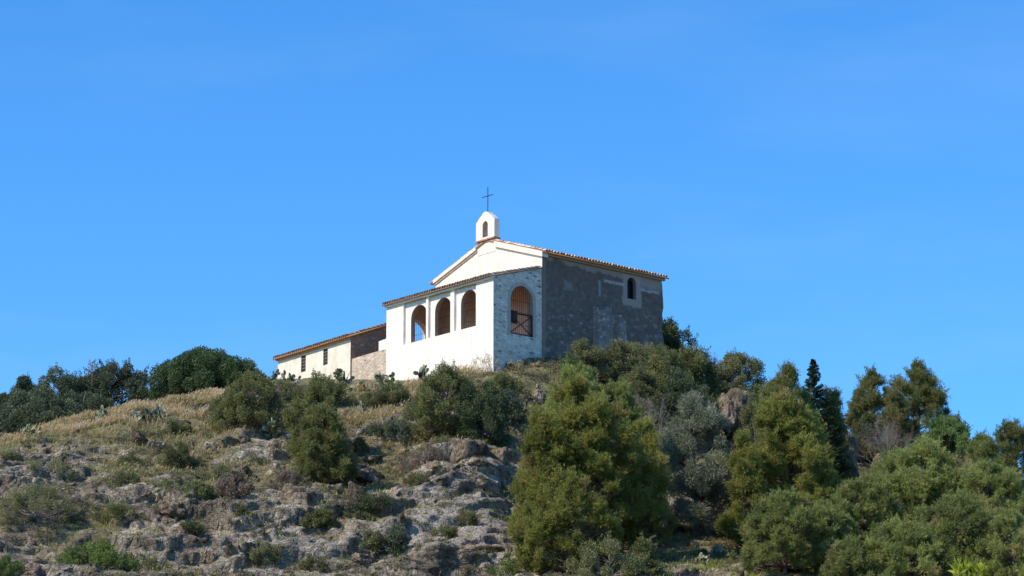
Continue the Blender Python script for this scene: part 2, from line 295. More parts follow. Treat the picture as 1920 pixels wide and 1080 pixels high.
# ------------------------------------------------------------------ object helpers
def empty(name, loc=(0, 0, 0), rz=0.0):
    o = bpy.data.objects.new(name, None); COL.objects.link(o); o.location = loc; o.rotation_euler = (0, 0, rz); o.empty_display_size = 0.3; return o
def tag(o, label=None, cat=None, group=None, kind=None):
    if label: o['label'] = label
    if cat: o['category'] = cat
    if group: o['group'] = group
    if kind: o['kind'] = kind
    return o
def link(name, me, m=None, parent=None):
    o = bpy.data.objects.new(name, me); COL.objects.link(o)
    if m is not None:
        for q in (m if isinstance(m, (list, tuple)) else [m]): me.materials.append(q)
    if parent is not None: o.parent = parent
    return o
class QB:
    """collects quads (numpy) and writes ONE mesh"""
    def __init__(s): s.v = []; s.f = []; s.t = []; s.n = 0
    def add(s, v, f, t=0.5):
        v = np.asarray(v, np.float32).reshape(-1, 3); f = np.asarray(f, np.int32).reshape(-1, 4)
        s.v.append(v); s.f.append(f + s.n); s.n += len(v)
        s.t.append(np.broadcast_to(np.asarray(t, np.float32), (len(f),)).copy())
    def mesh(s, name, smooth=False):
        v = np.concatenate(s.v); f = np.concatenate(s.f); t = np.concatenate(s.t)
        me = bpy.data.meshes.new(name)
        me.vertices.add(len(v)); me.vertices.foreach_set("co", v.ravel())
        me.loops.add(f.size); me.loops.foreach_set("vertex_index", f.ravel())
        me.polygons.add(len(f)); me.polygons.foreach_set("loop_start", np.arange(len(f), dtype=np.int32) * 4)
        if smooth: me.polygons.foreach_set("use_smooth", np.ones(len(f), bool))
        a = me.attributes.new("tint", 'FLOAT', 'FACE'); a.data.foreach_set("value", t)
        me.update(calc_edges=True); return me
    def leaves(s, p, d, L, W, t, side=None):
        """rhombic leaves: base p, direction d (unit), length L, width W"""
        n = len(p)
        if side is None: side = rng.normal(size=(n, 3))
        sd = np.cross(d, side); sd /= np.linalg.norm(sd, axis=1)[:, None] + 1e-9
        L = np.broadcast_to(np.asarray(L, float), (n,))[:, None]; W = np.broadcast_to(np.asarray(W, float), (n,))[:, None]
        m_ = p + d * L * 0.5
        v = np.stack([p, m_ + sd * W * 0.5, p + d * L, m_ - sd * W * 0.5], 1)
        s.add(v, np.arange(n * 4), t)
    def tube(s, pts, rad, k=5, t=0.5):
        pts = np.asarray(pts, float); m_ = len(pts); rad = np.broadcast_to(np.asarray(rad, float), (m_,))
        tg = np.gradient(pts, axis=0); tg /= np.linalg.norm(tg, axis=1)[:, None] + 1e-9
        ref = np.array([0.31, 0.95, 0.05]) if abs(tg[0][2]) > 0.8 else np.array([0, 0, 1.0])
        a = np.cross(tg, ref); a /= np.linalg.norm(a, axis=1)[:, None] + 1e-9; b = np.cross(tg, a)
        ang = np.arange(k) / k * 2 * math.pi
        v = pts[:, None] + (a[:, None] * np.cos(ang)[None, :, None] + b[:, None] * np.sin(ang)[None, :, None]) * rad[:, None, None]
        f = [(i * k + j, i * k + (j + 1) % k, (i + 1) * k + (j + 1) % k, (i + 1) * k + j) for i in range(m_ - 1) for j in range(k)]
        s.add(v, f, t)
    def box(s, lo, hi, t=0.5):
        x0, y0, z0 = lo; x1, y1, z1 = hi
        v = [(x0, y0, z0), (x1, y0, z0), (x1, y1, z0), (x0, y1, z0), (x0, y0, z1), (x1, y0, z1), (x1, y1, z1), (x0, y1, z1)]
        s.add(v, [(0, 3, 2, 1), (4, 5, 6, 7), (0, 1, 5, 4), (1, 2, 6, 5), (2, 3, 7, 6), (3, 0, 4, 7)], t)

# ------------------------------------------------------------------ lattice noise
TAB = np.random.default_rng(5).random((64, 64, 64)).astype(np.float32)
def vn(x, y, z):
    xi = np.floor(x).astype(int); yi = np.floor(y).astype(int); zi = np.floor(z).astype(int)
    fx, fy, fz = x - xi, y - yi, z - zi
    fx = fx * fx * (3 - 2 * fx); fy = fy * fy * (3 - 2 * fy); fz = fz * fz * (3 - 2 * fz)
    X0, X1, Y0, Y1, Z0, Z1 = xi & 63, (xi + 1) & 63, yi & 63, (yi + 1) & 63, zi & 63, (zi + 1) & 63
    l = lambda a, b, t: a + (b - a) * t
    return l(l(l(TAB[X0, Y0, Z0], TAB[X1, Y0, Z0], fx), l(TAB[X0, Y1, Z0], TAB[X1, Y1, Z0], fx), fy),
             l(l(TAB[X0, Y0, Z1], TAB[X1, Y0, Z1], fx), l(TAB[X0, Y1, Z1], TAB[X1, Y1, Z1], fx), fy), fz)
def fbm(x, y, z, o=4, g=0.5, ridged=False):
    s = 0; a = 1; tot = 0
    for i in range(o):
        v = vn(x + 17.3 * i, y + 9.1 * i, z + 4.7 * i)
        if ridged: v = 1 - abs(2 * v - 1)
        s = s + v * a; tot += a; a *= g; x, y, z = x * 2.03, y * 2.03, z * 2.03
    return s / tot
def worley(x, y, seed=0):
    xi = np.floor(x).astype(int); yi = np.floor(y).astype(int); d = np.full(x.shape, 9.0); d2 = d.copy(); cv = np.zeros(x.shape)
    for i in (-1, 0, 1):
        for j in (-1, 0, 1):
            cx, cy = xi + i, yi + j
            px_ = cx + TAB[cx & 63, cy & 63, seed]; py_ = cy + TAB[cx & 63, cy & 63, seed + 1]
            q = np.hypot(px_ - x, py_ - y); new = q < d
            d2 = np.where(new, d, np.minimum(d2, q)); cv = np.where(new, TAB[cx & 63, cy & 63, seed + 2], cv); d = np.where(new, q, d)
    return d, d2, cv

# ------------------------------------------------------------------ the hill
PXS = np.array([0, 120, 240, 360, 480, 600, 724, 850, 925, 1016, 1130, 1240, 1400, 1560, 1700, 1920], float)
YS = np.array([150, 156.5, 163, 174, 182, 188, 192, 198, 206, 215], float)
TB = np.array([
 [1100, 1072, 948, 890, 853, 838, 834, 850, 900, 960],
 [1100, 1078, 952, 885, 838, 812, 806, 822, 870, 930],
 [1100, 1082, 950, 875, 820, 785, 772, 778, 820, 880],
 [1100, 1090, 942, 880, 815, 778, 760, 755, 785, 840],
 [1105, 1092, 936, 868, 802, 760, 738, 722, 724, 770],
 [1110, 1092, 938, 875, 805, 757, 733, 716, 716, 745],
 [1110, 1092, 946, 885, 805, 757, 734, 711, 716, 740],
 [1110, 1094, 940, 850, 783, 730, 708, 704, 716, 740],
 [1110, 1090, 955, 862, 785, 716, 689, 690, 705, 735],
 [1110, 1070, 1010, 905, 828, 738, 676, 668, 690, 725],
 [1110, 1068, 1018, 935, 860, 770, 705, 680, 692, 725],
 [1110, 1070, 1035, 950, 885, 800, 735, 700, 702, 730],
 [1110, 1070, 1035, 960, 900, 845, 800, 760, 755, 790],
 [1110, 1075, 1045, 985, 930, 880, 845, 815, 815, 860],
 [1110, 1080, 1052, 1000, 955, 910, 885, 865, 875, 920],
 [1115, 1092, 1070, 1030, 990, 950, 930, 920, 935, 990]], float)
ZT = zpy(TB, YS[None, :])                                     # ground heights
def cr(p0, p1, p2, p3, t): return p1 + 0.5 * t * (p2 - p0 + t * (2 * p0 - 5 * p1 + 4 * p2 - p3 + t * (3 * (p1 - p2) + p3 - p0)))
def H0(x, y):
    x = np.asarray(x, float); y = np.asarray(y, float)
    yc = np.clip(y, YS[0], YS[-1]); px = np.clip(960 + x / np.maximum(y, 120) / KX, 0, 1920)
    i = np.clip(np.searchsorted(PXS, px, 'right') - 1, 0, len(PXS) - 2); j = np.clip(np.searchsorted(YS, yc, 'right') - 1, 0, len(YS) - 2)
    u = (px - PXS[i]) / (PXS[i + 1] - PXS[i]); v = (yc - YS[j]) / (YS[j + 1] - YS[j])
    ci = lambda a: np.clip(a, 0, len(PXS) - 1); cj = lambda a: np.clip(a, 0, len(YS) - 1)
    rows = [cr(ZT[ci(i + a), cj(j - 1)], ZT[ci(i + a), j], ZT[ci(i + a), j + 1], ZT[ci(i + a), cj(j + 2)], v) for a in (-1, 0, 1, 2)]
    z = cr(*rows, u)
    nr = np.clip((y - 55) / 95, 0, 1); z = np.where(y < 150, z * nr ** 1.15, z)
    fr = np.clip((y - 215) / 260, 0, 1); z = np.where(y > 215, z * (1 - fr * fr * (3 - 2 * fr)), z)
    sx = np.clip((abs(x) - 42) / 240, 0, 1); return z * (1 - sx * sx * (3 - 2 * sx))
def g_(px, y, c0, cy, sx, sy): return np.exp(-((px - c0) / sx) ** 2 - ((y - cy) / sy) ** 2)
def soil_mask(x, y):
    """1 = soil and grass, 0 = bare rock"""
    px = 960 + x / np.maximum(y, 120) / KX
    m = 0.42 + 0.95 * (fbm(x / 7, y / 7, x * 0 + 3.3, 3) - 0.5) * 2
    crest = np.interp(px, [0, 240, 480, 700, 900, 1100, 1920], [183, 183, 181, 182, 186, 184, 180])
    m = m + 0.75 / (1 + np.exp(-(y - crest) / 1.2))
    m = m + 0.6 * g_(px, y, 250, 170, 90, 3.5) + 0.55 * g_(px, y, 420, 176, 90, 3) + 0.5 * g_(px, y, 1300, 160, 110, 6)
    m = m - 0.75 * g_(px, y, 60, 170, 170, 4) - 0.8 * g_(px, y, 850, 161, 170, 5) - 0.6 * g_(px, y, 880, 172.5, 90, 3.5) - 0.3 * g_(px, y, 480, 160, 180, 6)
    return np.clip(m, 0, 1)
def Hd(x, y, vec=False):
    z0 = H0(x, y); s = soil_mask(x, y); r = 1 - 0.8 * np.clip(s * 1.25 - 0.2, 0, 1)
    px = 960 + x / np.maximum(y, 120) / KX
    pale = np.clip(g_(px, y, 860, 161.5, 130, 3.5) + .8 * g_(px, y, 40, 170, 150, 4) + .7 * g_(px, y, 560, 158, 110, 3) + .5 * g_(px, y, 480, 165, 60, 2), 0, 1)
    r = r * (1 - .5 * g_(px, y, 860, 162, 110, 3))
    near = np.clip((y - 120) / 15, 0, 1) * np.clip((60 - abs(x)) / 15, 0, 1) * np.clip((250 - y) / 30, 0, 1)
    # keep the ground calm under the buildings
    bx = (x + 1.153) * 0.7543 + (y - 190) * 0.6565; by = -(x + 1.153) * 0.6565 + (y - 190) * 0.7543
    near = near * np.clip(1 - np.clip(bx / 1.5 + 1.2, 0, 1) * np.clip((18 - bx) / 2, 0, 1) * np.clip(by + 1.5, 0, 1) * np.clip(26 - by, 0, 1), 0.12, 1)
    zero = x * 0
    big = (fbm(x / 6, y / 6, zero + 1.5, 4, 0.5, True) - 0.55) * 1.3
    z = z0 + big * r
    ov = [zero]
    def terrace(z, step, k, sc, sd):
        t = z / step + fbm(x / sc, y / sc, zero + sd, 3) * 3.0; ft = np.floor(t); q = t - ft
        q3 = q ** 5; s_ = q3 / (q3 + (1 - q) ** 5 + 1e-9)
        ov[0] = ov[0] + (s_ - q) * step * k
        return z + (s_ - q) * step * k
    zr = terrace(z, 2.3, 0.50, 9, 7.7); zr = terrace(zr, 0.8, 0.55, 3.5, 2.2)
    cl1 = np.clip(1.25 * g_(px, y, 865, 170.5, 115, 4.5) + 1.2 * g_(px, y, 900, 155.5, 150, 3) + .9 * g_(px, y, 620, 167, 90, 3), 0, 1); o0 = ov[0]
    zc = terrace(z0 + big * .5, 3.0, .97, 14, 3.3); r = np.maximum(r, cl1); ovr = (o0 + (ov[0] - o0) * cl1) * r
    z = z + (zr - z) * r * (1 - cl1) + (zc - z) * cl1
    d, d2, cv = worley(x / 1.7 + 0.35 * fbm(x, y, zero, 2), y / 1.3, 3)
    cm_ = np.clip(fbm(x / 5, y / 5, zero + 60, 3) * 3 - 1.45, 0, 1) * r
    z = z + cm_ * (0.55 * (cv - 0.5) * np.clip((d2 - d) * 4, 0, 1) - 0.40 * np.clip(1 - (d2 - d) * 5, 0, 1))
    bx_ = x * .94 + y * .34; by_ = -x * .34 + y * .94
    z = z + r * 0.42 * (fbm(bx_ / 2.6, by_ / .55, zero + 71, 4, .6, True) - .5) * 1.5
    d, d2, cv = worley(x / 0.6, y / 0.5, 9)
    z = z + cm_ * (0.24 * (cv - 0.5) * np.clip((d2 - d) * 4, 0, 1) - 0.10 * np.clip(1 - (d2 - d) * 5, 0, 1))
    z = z + r * 0.42 * (fbm(x / 0.9, y / 0.7, zero + 5, 5, 0.68) - 0.5) + 0.22 * (fbm(x / 1.6, y / 1.6, zero + 8, 3) - 0.5)
    z = z0 + (z - z0) * near
    if vec:
        zz = z * 1.0
        dx = (fbm(x / 1.1, y / 1.1, zz / 1.1 + 11, 3, 0.6) - 0.5) * 1.0 * r * near
        dy = (fbm(x / 1.3, y / 1.3, zz / 1.3 + 31, 3, 0.6) - 0.5) * 1.3 * r * near
        wz = zz + .25 * x * .35 + .5 * fbm(x / 2.5, y / 2.5, zero + 90, 3)
        dy = dy + r * near * (.50 * (fbm(x / 2.2, y / 3, wz / .28, 4, .6, True) - .5) + .30 * (fbm(x / .5, y / .5, wz / .22, 3, .6) - .5))
        dy = dy - np.clip(ovr, -1.2, 1.2) * .75 * near
        return z, dx, dy, s, pale
    return z
def graded(lo, hi, step, far, nmore=26):
    mid = np.arange(lo, hi + 1e-6, step); g = np.geomspace(step * 2, far, nmore)
    return np.concatenate([lo - g[::-1], mid, hi + g])
gx = graded(-34, 34, 0.10, 4000); gy = graded(146, 200, 0.09, 5000)
gy = gy[gy > -4000]
GX, GY = np.meshgrid(gx, gy, indexing='xy')
Zg, DX, DY, SO, PA = Hd(GX, GY, True)
V = np.stack([GX + DX, GY + DY, Zg], -1).reshape(-1, 3)
nx, ny = len(gx), len(gy)
i = np.arange(nx - 1)[None, :] + np.arange(ny - 1)[:, None] * nx
F = np.stack([i, i + 1, i + 1 + nx, i + nx], -1).reshape(-1, 4)
hb = QB(); hb.add(V, F); me = hb.mesh("hillside", True)
a = me.attributes.new("soil", 'FLOAT', 'POINT'); a.data.foreach_set("value", SO.ravel().astype(np.float32))
a = me.attributes.new("pale", 'FLOAT', 'POINT'); a.data.foreach_set("value", PA.ravel().astype(np.float32))
tag(link("hillside", me, M['ground']), kind='structure')
del hb, V, F

def ground_z(x, y): return float(Hd(np.array([x]), np.array([y]))[0])
def base_z(x, y): return float(H0(np.array([x]), np.array([y]))[0])
def Yfor(px, py):
    """depth at which the hillside is seen at this pixel"""
    ys = np.arange(140, 200, 0.25); xs = (px - 960) * KX * ys
    _, pp = proj(xs, ys, H0(xs, ys)); k = np.argmax(pp <= py)
    return float(ys[k])

# ------------------------------------------------------------------ chapel, in its own frame: X into the building, Y along the front, Z up
CX = at(925, 690, 190); YAW = math.atan2(0.6565, 0.7543)
chapel = tag(empty("chapel", CX, YAW), "white hilltop chapel with arched porch, little bell gable and dark rendered side wall", "chapel")

def arch_loop(a0, a1, z0, zs, ztop, n=14):
    c = (a0 + a1) / 2; r = (a1 - a0) / 2; k = (ztop - zs) / r
    return [(a0, z0), (a1, z0)] + [(c + r * math.cos(math.pi * q / n), zs + r * k * math.sin(math.pi * q / n)) for q in range(n + 1)]
def panel(bm, outer, holes, fn, th, mi_front=0, mi_rev=0, mi_back=0, mi_side=0):
    """a wall of thickness th with real openings; fn(a, z, depth) -> 3D"""
    loops = [outer] + holes
    tri = geometry.tessellate_polygon([[Vector((p[0], p[1], 0)) for p in l] for l in loops])
    flat_ = [p for l in loops for p in l]
    fr = [bm.verts.new(fn(p[0], p[1], 0)) for p in flat_]; bk = [bm.verts.new(fn(p[0], p[1], th)) for p in flat_]
    for t in tri:
        try:
            bm.faces.new([fr[q] for q in t]).material_index = mi_front; bm.faces.new([bk[q] for q in reversed(t)]).material_index = mi_back
        except ValueError: pass
    o = 0
    for li, l in enumerate(loops):
        for q in range(len(l)):
            a_, b_ = o + q, o + (q + 1) % len(l)
            bm.faces.new([fr[a_], fr[b_], bk[b_], bk[a_]]).material_index = mi_side if li == 0 else mi_rev
        o += len(l)
def bm_obj(name, bm, mats, parent):
    bmesh.ops.recalc_face_normals(bm, faces=bm.faces); me = bpy.data.meshes.new(name); bm.to_mesh(me); bm.free()
    return link(name, me, mats, parent)
def pbox(bm, lo, hi, mi=0):
    x0, y0, z0 = lo; x1, y1, z1 = hi
    v = [bm.verts.new(c) for c in ((x0, y0, z0), (x1, y0, z0), (x1, y1, z0), (x0, y1, z0), (x0, y0, z1), (x1, y0, z1), (x1, y1, z1), (x0, y1, z1))]
    for f in ((0, 3, 2, 1), (4, 5, 6, 7), (0, 1, 5, 4), (1, 2, 6, 5), (2, 3, 7, 6), (3, 0, 4, 7)): bm.faces.new([v[q] for q in f]).material_index = mi
def prism(bm, pts2, fn, th, mi=0): panel(bm, pts2, [], fn, th, mi, mi, mi, mi)

PL = 10.6; DP = 4.02; XF = 14.5; NW = 10.5; AP = 5.3
TOPF = 5.86; FLOOR = 2.2
front_arches = [(6.65, 8.28, 4.55, 5.38), (4.24, 5.88, 4.58, 5.42), (1.74, 3.32, 4.62, 5.46)]
# porch walls
bm = bmesh.new()
holes = [arch_loop(a, b, 3.0, zs, zt) for a, b, zs, zt in front_arches]
panel(bm, [(0.5, -3), (PL, -3), (PL, TOPF), (0.5, TOPF)], holes, lambda a, z, d: (0.16 + d, a, z), 0.34, 0, 1, 2, 0)
notch = [(0.5, -3), (PL, -3), (PL, TOPF - .002)]
for a, b in ((6.58, 8.86), (4.17, 6.36), (1.68, 3.80)): notch += [(b, TOPF - .002), (b, 2.97), (a, 2.97), (a, TOPF - .002)]
notch += [(0.5, TOPF - .002)]
panel(bm, notch, [], lambda a, z, d: (0.0 + d, a, z), 0.18, 0)
bm_obj("porch_front_wall", bm, [M['white'], M['brick'], M['inner']], chapel)
bm = bmesh.new()
panel(bm, [(0, -3), (DP - .003, -3), (DP - .003, 6.98), (0, TOPF)], [arch_loop(1.40, 3.28, 2.42, 4.62, 5.60)], lambda a, z, d: (a, d, z), 0.5, 0, 1, 2, 3)
bm_obj("porch_side_wall", bm, [M['white_stone'], M['brick'], M['inner'], M['white']], chapel)
bm = bmesh.new()
panel(bm, [(0.5, -3), (DP - .003, -3), (DP - .003, 6.98), (0.5, 6.0)], [arch_loop(1.3, 3.05, 3.55, 4.3, 5.15)], lambda a, z, d: (a, PL - 0.5 + d, z), 0.497, 2, 2, 0, 0)
bm_obj("porch_end_wall", bm, [M['white_stone'], M['brick'], M['inner']], chapel)
bm = bmesh.new()
pbox(bm, (0.5, 0.5, FLOOR - .3), (DP - .02, PL - .5, FLOOR)); bm_obj("porch_floor", bm, flat("pale bounce floor", (0.62, 0.54, 0.45)), chapel)  # floor colour lightened to bounce sunlight up onto the inner wall
bm = bmesh.new()
pbox(bm, (DP - .06, 0.5, FLOOR), (DP - .004, PL - .5, 6.9)); bm_obj("porch_inner_wall", bm, M['inner'], chapel)
# brick ring round the side arch
def ring(fn, a0, a1, z0, zs, zt, wd, th):
    bm = bmesh.new(); ins = arch_loop(a0, a1, z0, zs, zt, 16)[1:] + [(a0, z0)]
    c = (a0 + a1) / 2
    out = arch_loop(a0 - wd, a1 + wd, z0, zs, zt + wd, 16)[1:] + [(a0 - wd, z0)]
    m_ = len(ins)
    V4 = [[bm.verts.new(fn(p[0], p[1], d)) for p in l] for l, d in ((ins, 0), (out, 0), (out, th), (ins, th))]
    for q in range(m_ - 1):
        for k in range(3): bm.faces.new([V4[k][q], V4[k][q + 1], V4[k + 1][q + 1], V4[k + 1][q]])
    return bm
bm_obj("arch_surround", ring(lambda a, z, d: (a, -0.025 + d, z), 1.41, 3.27, 2.42, 4.62, 5.59, 0.24, 0.03), bm_mat := plaster_mat("limewashed brick ring", (0.52, 0.44, 0.37), (0.40, 0.32, 0.26)), chapel)

# grilles
def grille(fn, a0, a1, z0, zs, zt, hz, sp=0.17, r=0.009):
    q = QB(); c = (a0 + a1) / 2; R = (a1 - a0) / 2; n = int((a1 - a0) / sp)
    for k in range(1, n):
        a_ = a0 + (a1 - a0) * k / n; top = zs + (zt - zs) * math.sqrt(max(0, 1 - ((a_ - c) / R) ** 2))
        q.tube([fn(a_, z0, 0), fn(a_, top, 0)], r, 4)
    for z in hz:
        w_ = R if z <= zs else R * math.sqrt(max(0, 1 - ((z - zs) / (zt - zs)) ** 2))
        q.tube([fn(c - w_, z, .02), fn(c + w_, z, .02)], r * 1.3, 4)
    return q.mesh("grille")
for a, b, zs, zt in front_arches:
    link("window_grille", grille(lambda p, z, d: (0.33 + d, p, z), a, b, 3.0, zs, zt, (3.5, 4.2, 4.7)), M['iron'], chapel)
link("window_grille", grille(lambda p, z, d: (p, 0.12 + d, z), 1.40, 3.28, 2.42, 4.62, 5.60, (3.1, 3.9, 4.62)), M['iron'], chapel)
q = QB()
def bar(q, p0, p1, w_):
    q.tube([p0, p1], w_, 4)
for z in (2.47, 3.78): bar(q, (1.42, 0.06, z), (3.26, 0.06, z), 0.05)
bar(q, (3.20, 0.06, 2.45), (3.20, 0.06, 3.8), 0.06); bar(q, (1.45, 0.06, 2.5), (3.2, 0.06, 3.75), 0.035); bar(q, (1.45, 0.06, 3.7), (3.2, 0.06, 2.5), 0.035)
link("barrier", q.mesh("barrier"), M['dark_wood'], chapel)
q = QB(); q.box((1.42, 0.02, 3.12), (1.98, 0.08, 3.92)); link("dark_panel", q.mesh("dark_panel"), M['dark_wood'], chapel)

# nave walls
bm = bmesh.new()
win = (11.36, 12.14, 6.22, 7.25, 7.66)
def wob(a, z): return 0.06 * math.sin(z * 2.1 + 0.5) + 0.04 * math.sin(z * 5.3)
outer = [(DP, -3)] + [(XF + wob(0, z), z) for z in np.linspace(-3, 8.02, 24)] + [(DP, 8.02)]
panel(bm, outer, [arch_loop(*win)], lambda a, z, d: (a, -0.05 + d, z), 0.6, 0, 1, 1, 0)
bm_obj("nave_side_wall", bm, [M['nave'], plaster_mat("window reveal", (0.30, 0.26, 0.23), (0.22, 0.19, 0.17))], chapel)
bm = bmesh.new()
gz = lambda y: 9.82 - abs(y - AP) * (9.82 - 8.05) / 5.3
panel(bm, [(0.55, 0), (NW, 0), (NW, gz(NW)), (AP, 9.82), (0.55, gz(0.55))], [], lambda a, z, d: (DP + d, a, z), 0.5)
panel(bm, [(0.55, -3), (NW, -3), (NW, 0), (0.55, 0)], [], lambda a, z, d: (DP + d, a, z), 0.5)
panel(bm, [(-0.047, 7.0), (0.553, 7.0), (0.553, gz(0.553)), (-0.047, 8.0)], [], lambda a, z, d: (DP - 0.012 + d, a, z), 0.03)
bm_obj("nave_front_wall", bm, M['white_clean'], chapel)
bm = bmesh.new()
pbox(bm, (DP + .5, NW - .5, -3), (XF - .5, NW, 8.0)); panel(bm, [(0.55, -3), (NW, -3), (NW, gz(NW)), (AP, 9.82), (0.55, gz(0.55))], [], lambda a, z, d: (XF - 0.5 + d, a, z), 0.48)
bm_obj("nave_back_wall", bm, M['nave'], chapel)
# raking cornices on the facade
bm = bmesh.new()
def rake(y0, y1, up0, up1, x0, th):
    prism(bm, [(y0, gz(y0) - up0), (y1, gz(y1) - up0), (y1, gz(y1) + up1), (y0, gz(y0) + up1)], lambda a, z, d: (x0 + d, a, z), th)
rake(-0.22, 4.44, 0.26, 0.09, DP - 0.16, 0.5)
bm_obj("raking_cornice", bm, M['white_clean'], chapel)
bm = bmesh.new(); rake(6.30, NW + 0.1, 0.10, 0.12, DP - 0.16, 0.5)
bm_obj("raking_cornice", bm, M['white_clean'], chapel)
bm = bmesh.new(); rake(6.30, NW + 0.06, 0.23, -0.104, DP - 0.08, 0.30)
bm_obj("ochre_moulding", bm, M['ochre'], chapel)
# bell gable
bm = bmesh.new(); BC = 5.34
shape = [(BC - .91, 9.95), (BC + .91, 9.95), (BC + .91, 11.18)]
for k in range(7):
    t_ = k / 6; shape.append((BC + .80 - .42 * t_, 11.22 + .34 * t_ + .05 * math.sin(math.pi * t_)))
for k in range(9):
    a_ = math.pi * (0.13 + 0.74 * k / 8); shape.append((BC + .36 * math.cos(a_), 11.52 + .26 * math.sin(a_)))
for k in range(7):
    t_ = 1 - k / 6; shape.append((BC - .80 + .42 * t_, 11.22 + .34 * t_ + .05 * math.sin(math.pi * t_)))
shape.append((BC - .91, 11.18))
panel(bm, shape, [arch_loop(BC - .26, BC + .26, 10.08, 10.88, 11.14, 12)], lambda a, z, d: (DP - 0.14 + d, a, z), 0.44, 0, 1, 0, 0)
bell = bm_obj("bell_gable", bm, [M['white_clean'], M['ochre']], chapel)
bm = bmesh.new(); prism(bm, [(BC - .95, 9.86), (BC + .95, 9.86), (BC + .95, 9.947), (BC - .95, 9.947)], lambda a, z, d: (DP - 0.20 + d, a, z), 0.56)
bm_obj("ledge", bm, M['red_brick'], bell)
bm = bmesh.new(); prism(bm, [(BC - .90, 9.0), (BC + .90, 9.0), (BC + .90, 9.857), (BC - .90, 9.857)], lambda a, z, d: (DP - 0.024 + d, a, z), 0.30)
bm_obj("gable_base", bm, M['white_clean'], bell)
q = QB(); xx = DP + 0.08
q.tube([(xx, BC, 11.7), (xx, BC, 13.45)], 0.028, 6); q.tube([(xx - .03, BC - .53, 12.86), (xx - .03, BC + .53, 12.86)], 0.026, 6)
link("cross", q.mesh("cross"), M['iron'], bell)

# tiles -----------------------------------------------------------
def tile_field(o, ea, up, ne, nu, we, lu, rs, r0=0.10):
    """barrel tiles: o eave corner, ea unit along the eave, up unit up the slope"""
    o, ea, up = (np.array(v, float) for v in (o, ea, up)); nrm = np.cross(ea, up); nrm = nrm if nrm[2] > 0 else -nrm
    q = QB(); K = 6
    for i in range(ne):
        for j in range(nu):
            p = o + ea * ((i + .5) * we + rs.normal(0, .006)) + up * (j * lu + rs.normal(0, .01) - (0.05 * rs.random() if j == 0 else 0))
            t = rs.random(); L = lu + 0.09
            an = np.linspace(0, math.pi, K + 1)
            vs = []
            for e, (s_, r, hh) in enumerate(((0, r0, .055), (L, r0 * .82, .02))):
                for th_ in (0.0, 0.016):
                    vs.append(p + up * s_ + nrm * hh + (ea * np.cos(an)[:, None] + nrm * np.sin(an)[:, None]) * (r - th_))
            A, B, C_, D = vs; Vv = np.concatenate([A, B, C_, D]); n_ = K + 1
            f = [(k, k + 1, 2 * n_ + k + 1, 2 * n_ + k) for k in range(K)] + [(k, k + 1, n_ + k + 1, n_ + k) for k in range(K)] + [(n_ + k, n_ + k + 1, 3 * n_ + k + 1, 3 * n_ + k) for k in range(K)]
            q.add(Vv, f, t)
        # channel between this cover and the next
        p = o + ea * ((i + 1) * we); an = np.linspace(math.pi, 2 * math.pi, 4)
        A = p - up * 0.04 + nrm * .06 + (ea * np.cos(an)[:, None] + nrm * np.sin(an)[:, None] * .6) * .075; B = A + up * (nu * lu)
        q.add(np.concatenate([A, B]), [(k, k + 1, 4 + k + 1, 4 + k) for k in range(3)], rs.random() * .5)
    return q.mesh("tiles")
rs = np.random.default_rng(3)
def slab(o, ea, up, le, lu, th):
    o, ea, up = (np.array(v, float) for v in (o, ea, up)); nrm = np.cross(ea, up); nrm = nrm if nrm[2] > 0 else -nrm
    q = QB(); c = [o, o + ea * le, o + ea * le + up * lu, o + up * lu]; v = c + [p - nrm * th for p in c]
    q.add(v, [(0, 1, 2, 3), (7, 6, 5, 4), (0, 4, 5, 1), (1, 5, 6, 2), (2, 6, 7, 3), (3, 7, 4, 0)]); return q.mesh("roof_slab")
pit = math.atan((9.82 - 8.05) / 5.3); cs, sn = math.cos(pit), math.sin(pit)
# nave: right slope (towards y = 0) and left slope
run = 5.3 / cs + 0.38
e0 = (DP - 0.12, -0.38 * cs - 0.04, 8.05 + 0.12 - 0.38 * sn)
rf = link("roof", slab(e0, (1, 0, 0), (0, cs, sn), XF - DP + .42, run + .02, 0.09), M['soffit'], chapel)
link("roof_tiles", tile_field(e0, (1, 0, 0), (0, cs, sn), int((XF - DP + .42) / .25), int(run / .36), .25, .36, rs), M['tile'], rf)
e1 = (DP - 0.12, 2 * AP + 0.38 * cs, 8.05 + 0.12 - 0.38 * sn)
rf = link("roof", slab(e1, (1, 0, 0), (0, -cs, sn), XF - DP + .42, run - .02, 0.09), M['soffit'], chapel)
link("roof_tiles", tile_field(e1, (1, 0, 0), (0, -cs, sn), int((XF - DP + .42) / .25), int(run / .36), .25, .36, rs), M['tile'], rf)
bm = bmesh.new(); pbox(bm, (DP + .35, -0.22, 7.86), (XF + .10, -0.053, 8.07)); bm_obj("eave_cornice", bm, M['brick'], chapel)
# porch roof
pp = math.atan(1.12 / 4.0); c2, s2 = math.cos(pp), math.sin(pp); LU = 4.3 / c2
o2 = (-0.30, -0.08, TOPF + 0.10 - 0.30 * math.tan(pp))
rf = link("porch_roof", slab(o2, (0, 1, 0), (c2, 0, s2), PL + .2, LU, 0.08), M['brick'], chapel)
link("porch_roof_tiles", tile_field(o2, (0, 1, 0), (c2, 0, s2), int((PL + .2) / .25), int(LU / .36), .25, .36, rs), M['tile'], rf)
bm = bmesh.new(); pbox(bm, (-0.17, -0.10, TOPF - .16), (-0.003, PL + .03, TOPF - .02)); bm_obj("eave_cornice", bm, M['white_clean'], chapel)

